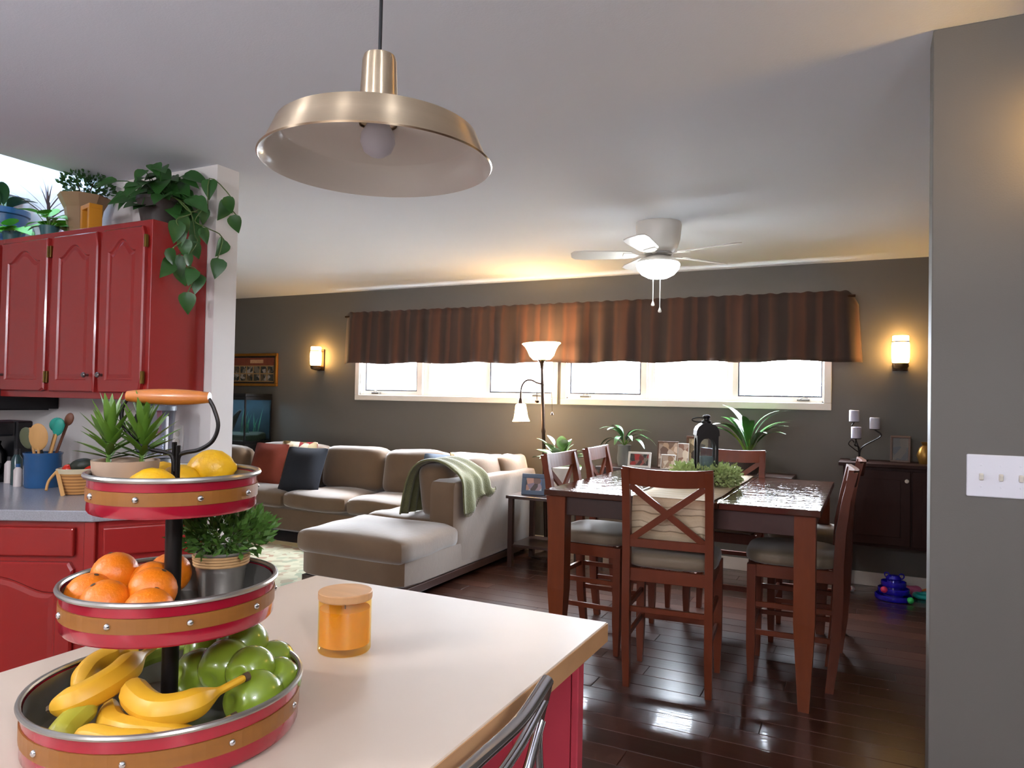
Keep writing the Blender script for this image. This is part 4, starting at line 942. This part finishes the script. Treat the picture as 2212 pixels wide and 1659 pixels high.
# ------------------------------------------------------------------ ceiling fan
fan = thing('ceiling_fan', 'white flush mount ceiling fan with a lit dome light', 'ceiling fan', (-1.17, 4.36, 0))
fan_m = mat('white_fan_enamel', (226, 220, 210), .35, var=.02)
globe_m = mat('lit_globe_glass', (255, 255, 250), .4, emit=18, ecol=(240, 250, 255), var=.01)
part('motor_housing', lathe([(.135, ZC), (.14, 2.425), (.138, 2.40), (.132, 2.34), (.118, 2.29), (.095, 2.262), (.08, 2.255), (0, 2.255)], 40), fan_m, fan, True)
part('flywheel', lathe([(0, 2.256), (.085, 2.256), (.088, 2.244), (.06, 2.236), (0, 2.236)], 32), mat('fan_grey_ring', (180, 178, 172), .4), fan, True)  # flywheel ring in a greyer tone than the housing
part('light_kit', lathe([(.05, 2.24), (.10, 2.222), (.125, 2.205), (.128, 2.192), (0, 2.192)], 36), fan_m, fan, True)
part('globe', lathe([(.128, 2.193), (.133, 2.183), (.125, 2.155), (.10, 2.125), (.06, 2.104), (.02, 2.098), (0, 2.098)], 40), globe_m, fan, True)
poly = [(.16, -.045), (.20, -.056), (.45, -.068), (.515, -.060), (.535, -.03), (.535, .03), (.515, .06), (.45, .068), (.20, .056), (.16, .045)]
blade_me = data('blade', prism(poly, -.003, .003), fan_m)
iron_me = data('blade_iron', prism([(.07, -.014), (.12, -.012), (.155, -.036), (.21, -.036), (.215, 0), (.21, .036), (.155, .036), (.12, .012), (.07, .014)], -.007, -.003), fan_m)
for k in range(5):
    a = R(-18+72*k)
    b = part('blade', blade_me, None, fan, loc=(0, 0, 2.247), rot=(0, 0, 0)); b.rotation_mode = 'QUATERNION'
    b.rotation_quaternion = Matrix.Rotation(a, 3, 'Z').to_quaternion() @ Matrix.Rotation(R(11), 3, 'X').to_quaternion()
    part('blade_iron', iron_me, None, b)
chain_m = mat('pale_chain', (232, 230, 222), .3, .4)
for (dx, dy, z1) in ((.02, -.02, 1.885), (-.04, .04, 1.935)):
    c = part('pull_chain', tube([(dx, dy, 2.105), (dx, dy, z1+.03)], .0028, 6), chain_m, fan)
    part('chain_bob', lathe([(0, z1+.036), (.005, z1+.028), (.011, z1+.012), (.010, z1+.004), (0, z1)], 14, dx, dy), chain_m, c, True)

# ------------------------------------------------------------------ dining table
tbl_m = mat('cherry_wood', (108, 50, 22), .35, var=.22, scale=7, stretch=(6, 6, 1), coat=.0, spec=.3)
top_m = mat('dark_cherry_table_top', (70, 38, 26), .07, var=.3, scale=5, stretch=(1, 2, 1), bump=.32, bscale=12, coat=0., bdist=.01)
top_m.node_tree.nodes['Principled BSDF'].inputs['Coat Roughness'].default_value = .05
chair_m = mat('cherry_chair_wood', (104, 46, 22), .38, var=.18, scale=8, stretch=(5, 5, 1), coat=.0, spec=.35)
ZTB = .886; TX0, TX1, TY0, TY1 = -1.478, -.18, 3.375, 4.70
dt = thing('dining_table', 'square counter height cherry wood dining table', 'table')
for k, (a, b) in enumerate(((TX0, -1.045), (-1.043, -.612), (-.610, TX1))):
    part('top_board', B(a, TY0, ZTB-.03, b, TY1, ZTB, .004, 2), top_m, dt)
part('apron', B(TX0+.05, TY0+.04, ZTB-.125, TX1-.05, TY0+.062, ZTB-.03, .002, 1), dark_wood, dt)
part('apron', B(TX0+.05, TY1-.062, ZTB-.125, TX1-.05, TY1-.04, ZTB-.03, .002, 1), dark_wood, dt)
part('apron', B(TX0+.04, TY0+.062, ZTB-.125, TX0+.062, TY1-.062, ZTB-.03, .002, 1), dark_wood, dt)
part('apron', B(TX1-.062, TY0+.062, ZTB-.125, TX1-.04, TY1-.062, ZTB-.03, .002, 1), dark_wood, dt)
def taperleg(x, y, h, w0, w1, t0=.45):
    bm = bmnew(); R_0 = []
    for z, w in ((h, w0), (h*t0, w0), (0, w1)):
        R_0.append([bm.verts.new((x+w/2*i, y+w/2*j, z)) for i, j in ((-1, -1), (1, -1), (1, 1), (-1, 1))])
    for A, C in zip(R_0, R_0[1:]):
        for i in range(4): bm.faces.new((A[i], A[(i+1) % 4], C[(i+1) % 4], C[i]))
    bm.faces.new(R_0[0]); bm.faces.new(R_0[-1][::-1]); bmesh.ops.recalc_face_normals(bm, faces=bm.faces[:])
    return bm
for x in (TX0+.065, TX1-.065):
    for y_ in (TY0+.065, TY1-.065):
        part('leg', taperleg(x, y_, ZTB-.03, .088, .045), tbl_m, dt)
# runner along the table and down over the near edge
run_m = rampmat('woven_runner', 1, .085, [(0, (206, 186, 154)), (.25, (196, 172, 138)), (.30, (120, 100, 76)), (.36, (206, 186, 154)), (.62, (214, 196, 166)), (.68, (150, 128, 100)), (.72, (206, 186, 154)), (1, (200, 178, 146))], .9, 0, .03, .3)
N = run_m.node_tree.nodes
bm = bmnew(); G = []
path = [(TY0-.022, .685), (TY0-.020, .74), (TY0-.016, .81), (TY0-.012, .87), (TY0-.004, ZTB+.003), (TY0+.03, ZTB+.004)]+[(TY0+.03+(TY1-TY0-.06)*k/14, ZTB+.004+.001*math.sin(k*2.2)) for k in range(1, 15)]+[(TY1+.004, ZTB+.003), (TY1+.014, .86), (TY1+.018, .74)]
for yv, zv in path: G.append([bm.verts.new((-1.005+.37*k/8+.004*math.sin(yv*9), yv-(.006*math.sin(k*2) if zv < .87 else 0), zv)) for k in range(9)])
for a, b in zip(G, G[1:]):
    for j in range(8): bm.faces.new((a[j], a[j+1], b[j+1], b[j]))
# stripes on the hanging end run across its height
o = part('table_runner', bm, run_m, None, True); solid(o, .003, 1)
tag(o, 'cream woven runner with brown streaks down the dining table', 'table runner')
_sx = [n for n in N if n.type == 'SEPXYZ'][0]; _dv = [n for n in N if n.type == 'MATH' and n.operation == 'DIVIDE'][0]
_ad = N.new('ShaderNodeMath'); _ad.operation = 'ADD'; _old = _dv.inputs[0].links[0].from_socket
run_m.node_tree.links.new(_old, _ad.inputs[0]); run_m.node_tree.links.new(_sx.outputs[2], _ad.inputs[1]); run_m.node_tree.links.new(_ad.outputs[0], _dv.inputs[0])

# ------------------------------------------------------------------ dining chairs
seat_m = mat('taupe_seat_fabric', (118, 102, 80), .6, var=.10, scale=20, bump=.05, bscale=160, sheen=.3)
def make_chair():
    t = thing('dining_chair', 'x', 'chair', (0, 0, 0), 0, 'counter height chairs around the dining table')
    # local: backrest at y = 0, seat towards +y
    W = .188
    for s in (-1, 1):
        bm = bmnew(); P = [(0, .035), (.20, .012), (.45, .0), (.60, .0), (.75, -.008), (.90, -.03), (1.03, -.060)]
        rings = []
        for z, yy in P:
            wd = .036 if z > .1 else .030; dp = .044 if .1 < z < .8 else .036
            rings.append([bm.verts.new((s*W+wd/2*i, yy+dp/2*j, z)) for i, j in ((-1, -1), (1, -1), (1, 1), (-1, 1))])
        for A, C in zip(rings, rings[1:]):
            for i in range(4): bm.faces.new((A[i], A[(i+1) % 4], C[(i+1) % 4], C[i]))
        bm.faces.new(rings[0][::-1]); bm.faces.new(rings[-1]); bmesh.ops.recalc_face_normals(bm, faces=bm.faces[:])
        part('back_leg', bm, chair_m, t)
        part('front_leg', taperleg(s*(W+.005), .385, .565, .040, .026, .3), chair_m, t)
        part('side_rail', B(s*W-.011, .015, .505, s*W+.011, .375, .565, .002, 1), chair_m, t)
        part('side_stretcher', B(s*W-.008, .015, .225, s*W+.008, .375, .25, .002, 1), chair_m, t)
        part('side_stretcher', B(s*W-.008, .015, .36, s*W+.008, .375, .385, .002, 1), chair_m, t)
    part('back_rail', B(-W, -.010, .505, W, .012, .565, .002, 1), chair_m, t)
    part('front_rail', B(-W, .374, .505, W, .396, .565, .002, 1), chair_m, t)
    part('stretcher', B(-W, -.002, .36, W, .018, .385, .002, 1), chair_m, t)
    part('foot_rail', B(-W, .375, .225, W, .395, .255, .002, 1), chair_m, t)
    # curved crest rail
    bm = bmnew(); rings = []
    for k in range(11):
        u = -1+.2*k; x = u*(W+.016); yb = -.050-.030*(1-u*u); hz = 1.037-.010*(1-u*u)+.004; lo = .952+.012*u*u
        rings.append([bm.verts.new(v) for v in ((x, yb-.012+.012, lo), (x, yb+.012+.012, lo), (x, yb+.010, hz), (x, yb-.012, hz))])
    for A, C in zip(rings, rings[1:]):
        for i in range(4): bm.faces.new((A[i], A[(i+1) % 4], C[(i+1) % 4], C[i]))
    bm.faces.new(rings[0][::-1]); bm.faces.new(rings[-1]); bmesh.ops.recalc_face_normals(bm, faces=bm.faces[:])
    part('crest_rail', bm, chair_m, t)
    part('lower_rail', B(-W+.015, -.022, .665, W-.015, -.002, .705, .002, 1), chair_m, t)
    part('cross_bar', bar((-W+.02, -.014, .70), (W-.02, -.050, .955), .030, .014, None, (1, 0, -1)), chair_m, t)
    part('cross_bar', bar((W-.02, -.012, .70), (-W+.02, -.048, .955), .030, .014, None, (1, 0, 1)), chair_m, t)
    part('seat', cushion(.43, .43, .075, 4.5, 8, .35, c=(0, .205, .600)), seat_m, t, True)
    return t
def copytree(o, parent=None):
    c = o.copy(); COL.objects.link(c)
    if parent is not None: c.parent = parent
    for ch in list(o.children): copytree(ch, c)
    return c
ch0 = make_chair()
chairs = [((-.825, 3.315, 0), R(5), 'cherry wood dining chair with its cross back towards the viewer'),
          ((-1.555, 3.90, 0), R(-93), 'cherry chair on the left side of the table, nearer the viewer'),
          ((-1.555, 4.53, 0), R(-90), 'cherry chair on the left side of the table, nearer the windows'),
          ((-.80, 4.86, 0), R(180), 'cherry chair at the far side of the table facing the viewer'),
          ((-.13, 3.90, 0), R(93), 'cherry chair on the right side of the table, nearer the viewer'),
          ((-.10, 4.53, 0), R(90), 'cherry chair on the right side of the table, nearer the windows')]
for k, (c, rz, l) in enumerate(chairs):
    o = ch0 if k == 0 else copytree(ch0)
    o.location = c; o.rotation_euler = (0, 0, rz); o['label'] = l

# ------------------------------------------------------------------ lantern and wreath
LX, LY, LZ = -.80, 4.04, ZTB+.0085
ln = thing('lantern', 'black arched candle lantern in the middle of the dining table', 'lantern', (LX, LY, LZ), YAW-.1); ln.scale = (.86, .86, 1)
part('base', B(-.068, -.068, 0, .068, .068, .022, .004), iron, ln)
def archpanel(w, h, r, n=10):
    P = [(-w, 0), (-w, h)]
    return P
bm = bmnew()
for sx in (-1, 1):
    for sy in (-1, 1): box(bm, sx*.066-.009, sy*.066-.009, .022, sx*.066+.009, sy*.066+.009, .27)
part('post', bm, iron, ln) if False else None
bm.free()
for sx in (-1, 1):
    for sy in (-1, 1): part('post', B(sx*.058-.008, sy*.058-.008, .022, sx*.058+.008, sy*.058+.008, .262, .002, 1), iron, ln)
def archside():
    bm = bmnew(); pts = []
    for k in range(13):
        a = PI*k/12; pts.append((-.05*math.cos(a), .205+.05*math.sin(a)))
    top = [(-.068+.136*k/12, .27) for k in range(13)]
    f0 = [bm.verts.new((p[0], -.004, p[1])) for p in pts]; g0 = [bm.verts.new((p[0], -.004, p[1])) for p in top]
    f1 = [bm.verts.new((p[0], .004, p[1])) for p in pts]; g1 = [bm.verts.new((p[0], .004, p[1])) for p in top]
    for k in range(12):
        bm.faces.new((f0[k], f0[k+1], g0[k+1], g0[k])); bm.faces.new((f1[k+1], f1[k], g1[k], g1[k+1])); bm.faces.new((f0[k+1], f0[k], f1[k], f1[k+1]))
    return data('arch_panel', bm, iron)
am = archside()
for a, lc in ((0, (0, -.062, 0)), (PI, (0, .062, 0)), (PI/2, (.062, 0, 0)), (-PI/2, (-.062, 0, 0))):
    part('arch_panel', am, None, ln, loc=lc, rot=(0, 0, a))
lg = glassmat('lantern_glass', (236, 240, 242), .12)
for q in ((-.05, -.060, .05, -.058), (-.05, .058, .05, .060)): part('pane', B(q[0], q[1], .022, q[2], q[3], .25, 0), lg, ln)
for q in ((-.060, -.05, -.058, .05), (.058, -.05, .060, .05)): part('pane', B(q[0], q[1], .022, q[2], q[3], .25, 0), lg, ln)
part('roof', prism([(-.072, .268), (.072, .268), (.069, .295), (.058, .315), (.04, .328), (.02, .334), (-.02, .334), (-.04, .328), (-.058, .315), (-.069, .295)], -.07, .07, 'y'), iron, ln)
part('finial', lathe([(.03, .333), (.03, .345), (.018, .350), (.018, .362), (.024, .367), (.024, .374), (.015, .380), (0, .381)], 20), iron, ln, True)
part('ring_handle', tube([(-.045+.045*math.cos(a*PI/12), .005, .352+.012*math.sin(a*PI/12)) for a in range(24)], .0035, 6, closed=True), iron, ln, True)
tag(part('pillar_candle', lathe([(0, 0), (.036, 0), (.037, .004), (.037, .125), (.034, .13), (.03, .126), (0, .122)], 32), mat('teal_grey_wax', (120, 140, 136), .5, sub=.2), None, True, (LX, LY, LZ+.0225)), 'pale grey pillar candle standing inside the black lantern', 'candle')
wr = thing('greenery_wreath', 'round wreath of pale green foliage around the lantern foot', 'wreath', (LX, LY, ZTB+.0085))
part('ring', tube([(.12*math.cos(a*PI/18), .12*math.sin(a*PI/18), .02) for a in range(36)], .016, 6, closed=True), mat('twig_ring', (84, 66, 44), .9), wr, True)
q = random.Random(9); bm = bmnew()
o_m = mat('eucalyptus_leaf', (170, 186, 122), .55, var=.4, scale=25)
fol = []
for k in range(26):
    a = 2*PI*k/26
    pass
def wreath_foliage():
    bm = bmnew()
    for _ in range(2200):
        a = q.uniform(0, 2*PI); v = Vector((q.gauss(0, 1), q.gauss(0, 1), q.gauss(0, 1))).normalized()
        p = Vector((.138*math.cos(a), .138*math.sin(a), .055))+Vector((v.x*.052, v.y*.052, v.z*.055))*q.random()**.4
        if p.z < .006: p.z = .006
        if math.hypot(p.x, p.y) < .098: continue
        d = (v+Vector((math.cos(a)*.3, math.sin(a)*.3, .35))).normalized(); s = d.cross(Vector((q.uniform(-1, 1), q.uniform(-1, 1), q.uniform(-1, 1)))).normalized()
        l = .024*q.uniform(.6, 1.2); wd = .015
        A = bm.verts.new(p); b1 = bm.verts.new(p+d*l*.5+s*wd/2); b2 = bm.verts.new(p+d*l*.5-s*wd/2); e = bm.verts.new(p+d*l)
        bm.faces.new((A, b2, e, b1))
    return bm
bm.free()
f_ = part('foliage', wreath_foliage(), o_m, wr); f_['kind'] = 'stuff'

# ------------------------------------------------------------------ console table behind the dining table, with plants and photographs
cs = thing('console_table', 'dark console table under the windows behind the dining table', 'console')
part('top', B(-2.02, 5.66, .775, -.50, 6.03, .80, .003), dark_wood, cs)
part('apron', B(-1.98, 5.70, .69, -.54, 5.72, .775, .002, 1), dark_wood, cs)
part('apron', B(-1.98, 5.98, .69, -.54, 6.0, .775, .002, 1), dark_wood, cs)
for x in (-1.98, -.54):
    for y_ in (5.70, 6.0): part('leg', B(x-.02, y_-.02, 0, x+.02, y_+.02, .775, .002, 1), dark_wood, cs)
ZS = .80
frame_blk = mat('black_frame', (30, 26, 24), .4); frame_brn = mat('brown_frame', (88, 56, 32), .45); frame_wht = mat('white_frame', (222, 220, 214), .4); frame_blue = mat('blue_grey_frame', (84, 100, 122), .5)
def photo(label, c, w, h, fm_, cols, rz=0, tilt=14, sc=18, bw=.018, mount=True):
    o = thing('picture_frame', label, 'picture frame', c, rz, 'photo frames', (R(-tilt), 0, rz))
    bm = bmnew()
    for qd in ((-w/2, 0, w/2, bw), (-w/2, h-bw, w/2, h), (-w/2, bw, -w/2+bw, h-bw), (w/2-bw, bw, w/2, h-bw)): box(bm, qd[0], -.009, qd[1], qd[2], .009, qd[3])
    part('frame', bev(bm, .002, 1), fm_, o)
    part('photograph', B(-w/2+bw, -.003, bw, w/2-bw, .004, h-bw, 0), patchmat('photo_'+label[:18], cols, sc*1.6, .4, True), o)
    part('easel_back', bar((0, .008, h*.6), (0, .008+h*.28, h*.0+.004+h*.28*math.tan(R(tilt))*0), .03, .003), frame_blk, o)
photo('white framed photo with a red figure on the console', (-1.68, 5.76, ZS), .19, .13, frame_wht, [(70, 60, 50), (40, 44, 40), (170, 40, 36), (120, 110, 96)])
photo('portrait photo in a thin dark frame beside the white vase', (-1.47, 5.86, ZS), .17, .22, frame_brn, [(150, 120, 96), (220, 200, 180), (110, 80, 60), (180, 150, 120)], R(6), 12, 12, .01)
photo('small cream photo card in front of the portrait', (-1.44, 5.75, ZS), .12, .12, frame_wht, [(220, 208, 186), (160, 130, 104), (230, 222, 206)], R(-4), 12, 16, .008)
photo('cream print with a dark drawing in a wide brown frame', (-1.24, 5.90, ZS), .20, .27, frame_brn, [(206, 186, 146), (196, 176, 136), (70, 60, 44), (206, 186, 146)], R(-5), 10, 14, .02)
photo('tall bright photo leaning between the portrait and the print', (-1.345, 5.85, ZS), .09, .21, frame_wht, [(214, 196, 168), (236, 226, 206), (150, 110, 90)], R(3), 12, 12, .005)
def rosette(o, me, n, z, e0, e1, s0, s1, sd, petm=None, pl=.05):
    qq = random.Random(sd)
    for k in range(n):
        a = k*2.4+qq.uniform(-.2, .2); el = R(e0+(e1-e0)*qq.random()); d = Vector((math.cos(a)*math.cos(el), math.sin(a)*math.cos(el), math.sin(el)))
        d.y = min(d.y, .12); d.normalize(); b = Vector((0, 0, z)); L_ = pl*qq.uniform(.6, 1.3)
        leaf(o, me, b+d*L_, d, (0, 0, 1), qq.uniform(s0, s1))
        if petm: part('petiole', tube([b, b+d*L_], .003, 5), petm, o)
# peace lily in a grey vase
pc = thing('peace_lily', 'arching leafy plant in a grey vase on the console', 'plant', (-1.83, 5.84, ZS))
part('vase', lathe([(0, 0), (.05, 0), (.06, .06), (.052, .16), (.058, .175), (.05, .175), (.045, .15), (0, .14)], 28), mat('grey_vase', (120, 122, 118), .4), pc, True)
rosette(pc, leafmesh('lily_leaf', .22, .05, mat('lily_leaf', (50, 92, 46), .3, var=.3), 'oval', .25, 1.15, 9), 17, .17, 30, 75, .7, 1.05, 3, suc_m, .06)
# tall strap leaved plant
og = thing('strap_leaf_plant', 'tall arching strap leaved plant behind the far chair', 'plant', (-.83, 5.83, ZS))
part('pot', lathe([(0, 0), (.07, 0), (.09, .13), (.095, .14), (.085, .14), (.08, .12), (0, .115)], 28), mat('dark_plant_pot', (60, 52, 48), .5), og, True)
rosette(og, leafmesh('strap_leaf', .34, .06, mat('strap_leaf', (48, 96, 34), .3, var=.35), 'oval', .25, .85, 10), 17, .15, 45, 84, .75, 1.15, 5, suc_m, .10)
ylm = leafmesh('long_leaf', .42, .045, mat('lime_leaf', (110, 150, 44), .35, var=.2), 'blade', .3, .75, 10)
leaf(og, ylm, (.02, 0, .20), (.45, -.05, .9), (0, 0, 1), 1.0); leaf(og, ylm, (-.03, 0, .16), (-.3, -.25, .95), (0, 0, 1), .8)
# end table, jade plant and framed couple photo beside the sofa
et = thing('end_table', 'dark end table between the sofa and the dining chairs', 'end table')
part('top', B(-2.60, 5.18, .545, -2.12, 5.66, .57, .003), dark_wood, et)
part('shelf', B(-2.57, 5.21, .16, -2.15, 5.63, .18, .002), dark_wood, et)
for x in (-2.565, -2.155):
    for y_ in (5.215, 5.625): part('leg', B(x-.02, y_-.02, 0, x+.02, y_+.02, .545, .002, 1), dark_wood, et)
photo('blue framed photo of a couple on the end table', (-2.42, 5.32, .57), .20, .17, frame_blue, [(206, 214, 220), (60, 50, 48), (200, 150, 130), (90, 110, 150)], R(12), 12, 12, .035)
jd = thing('jade_plant', 'round leaved plant in a tall white pot on the end table', 'plant', (-2.235, 5.46, .57))
part('pot', lathe([(0, 0), (.055, 0), (.075, .20), (.08, .22), (.07, .22), (.066, .20), (0, .19)], 28), mat('white_glazed_pot', (222, 218, 208), .3), jd, True)
rosette(jd, leafmesh('round_leaf', .11, .075, mat('round_leaf', (92, 122, 66), .35, var=.45, scale=14), 'oval', .2, .5, 6), 24, .23, 0, 80, .9, 1.4, 8, suc_m, .15)

# ------------------------------------------------------------------ dark cabinet at the right with candles and toys
dc = thing('dark_cabinet', 'dark mahogany cabinet on legs beside the partition', 'cabinet')
mah = mat('mahogany', (46, 22, 16), .55, var=.25, scale=8, stretch=(6, 6, 1), coat=0., spec=.25)
part('body', B(-.16, 5.66, .36, .70, 6.03, .915, .003), mah, dc)
part('top', B(-.19, 5.63, .915, .73, 6.04, .94, .004), mah, dc)
d1 = part('door', B(-.14, 5.645, .38, .262, 5.66, .895, .004), mah, dc); part('knob', blob(.014, .014, .014, 8), mat('white_china_knob', (226, 216, 206), .25), d1, True, (.238, 5.63, .83))
part('panel', B(-.08, 5.641, .44, .20, 5.645, .835, .002), mah, d1)
d2 = part('door', B(.272, 5.645, .38, .68, 5.66, .895, .004), mah, dc); part('knob', blob(.014, .014, .014, 8), mat('white_china_knob', (226, 216, 206), .25), d2, True, (.65, 5.63, .83))
part('panel', B(.33, 5.641, .44, .62, 5.645, .835, .002), mah, d2)
for x in (-.14, .68):
    for y_ in (5.68, 6.01): part('leg', taperleg(x, y_, .36, .04, .025), mah, dc)
ch = thing('candelabra', 'black iron candle holder with three arms on the dark cabinet', 'candle holder', (-.06, 5.84, .94))
part('foot', lathe([(0, 0), (.06, 0), (.06, .008), (.02, .02), (.008, .03)], 24), iron, ch, True)
cups = [(-.035, .0, .285), (-.02, -.05, .165), (.10, -.01, .235)]
for k, c in enumerate(cups):
    part('arm', tube(spline([(0, 0, .02), (c[0]*.2, c[1]*.3, .10), (c[0]*1.4, c[1], c[2]-.05), (c[0], c[1], c[2]-.004)]), .005, 6), iron, ch, True)
    part('cup', lathe([(0, c[2]-.006), (.034, c[2]-.004), (.036, c[2]), (0, c[2])], 20, c[0], c[1]), iron, ch)
part('scroll', tube(spline([(0, 0, .06), (-.04, 0, .09), (-.07, 0, .12), (-.05, 0, .15), (-.03, 0, .13)]), .004, 6), iron, ch, True)
for c, l in zip(cups, ('white pillar candle on the highest arm of the holder', 'white pillar candle on the lowest arm of the holder', 'white pillar candle on the right arm of the holder')):
    o = tag(part('pillar_candle', lathe([(0, 0), (.033, 0), (.034, .003), (.034, .078), (.03, .082), (0, .078)], 28), mat('white_wax', (196, 194, 206), .5, sub=.2), None, True, (-.06+c[0], 5.84+c[1], .94+c[2]+.0005)), l, 'candle', 'white candles on the candle holder')
    part('wick', tube([(0, 0, .077), (0, 0, .086)], .0012, 5), black_pl, o)
photo('dim dark framed picture standing on the dark cabinet', (.205, 5.88, .94), .13, .19, frame_brn, [(60, 50, 40), (80, 66, 44), (44, 40, 36)], R(-8), 8, 10, .015)
gv = thing('gold_vase', 'dull gold ornament vase on the dark cabinet behind the partition', 'vase', (.36, 5.86, .94))
part('body', lathe([(0, 0), (.04, 0), (.055, .06), (.04, .11), (.02, .13), (.028, .15), (.022, .15), (0, .12)], 24), mat('dull_gold', (150, 110, 50), .35, .8), gv, True)
part('lip', lathe([(.028, .149), (.031, .152), (.024, .154)], 24), mat('dull_gold', (150, 110, 50), .35, .8), gv)
# cat toys on the floor
tw = thing('ball_track_toy', 'cobalt blue stacked ball track cat toy on the floor', 'toy', (.165, 5.72, 0))
cob = mat('cobalt_plastic', (34, 24, 190), .25, var=.05, coat=.4)
for z, r_ in ((0, .115), (.045, .095), (.09, .075)):
    tk = part('track', lathe([(r_*.55, z+.004), (r_, z+.002), (r_+.006, z+.012), (r_+.004, z+.034), (r_-.004, z+.036), (r_-.006, z+.014), (r_*.6, z+.016), (r_*.5, z+.048)], 36), cob, tw, True)
part('cap', lathe([(.045, .135), (.05, .145), (.035, .165), (0, .17)], 28), cob, tw, True)
for a in (.5, 2.4, 4.2): part('ear_loop', tube([(.055*math.cos(a)+.02*math.cos(k*PI/8)*math.cos(a), .055*math.sin(a)+.02*math.cos(k*PI/8)*math.sin(a), .155+.018*math.sin(k*PI/8)) for k in range(16)], .004, 6, closed=True), cob, tw, True)
def ball(label, c, r_, m):
    o = tag(part('toy_ball', blob(r_, r_, r_, 10), m, None, True, c), label, 'toy ball', 'cat toy balls'); 
    part('seam', tube([(r_*math.cos(k*PI/12), r_*math.sin(k*PI/12), 0) for k in range(24)], r_*.06, 5, closed=True), m, o, True)
ball('pink ball resting in the blue track toy', (.105, 5.63, .078), .022, mat('pink_plastic', (230, 60, 110), .3))
ball('green ball on the floor in front of the blue track toy', (.265, 5.64, .0225), .022, mat('green_plastic', (70, 210, 110), .3))
ball('small white and red ball lying on the floor near the chairs', (-.098, 5.78, .022), .0215, patchmat('white_red_ball', [(226, 226, 232), (200, 40, 50), (230, 230, 240)], 40, .4))
cr_ = thing('teal_toy', 'teal ring shaped cat toy on the floor by the partition', 'toy', (.36, 5.86, 0))
part('ring', tube([(.06*math.cos(k*PI/12), .06*math.sin(k*PI/12), .016) for k in range(24)], .015, 8, closed=True), mat('teal_plastic', (40, 190, 180), .3), cr_, True)
part('hub', lathe([(0, .004), (.03, .004), (.03, .012), (0, .02)], 16), mat('teal_plastic', (40, 190, 180), .3), cr_, True)
pk = thing('pink_toy', 'pink plush cat toy lying behind the blue track toy', 'toy', (.29, 5.93, 0))
part('body', cushion(.12, .06, .06, 2.6, 6, 0, .004, 2, (0, 0, .031)), mat('pink_plush', (214, 110, 150), .9, bump=.4), pk, True)
part('tail', tube(spline([(.05, 0, .03), (.09, -.02, .05), (.10, -.05, .03)]), .008, 6), mat('orange_plush', (226, 130, 70), .9), pk, True)
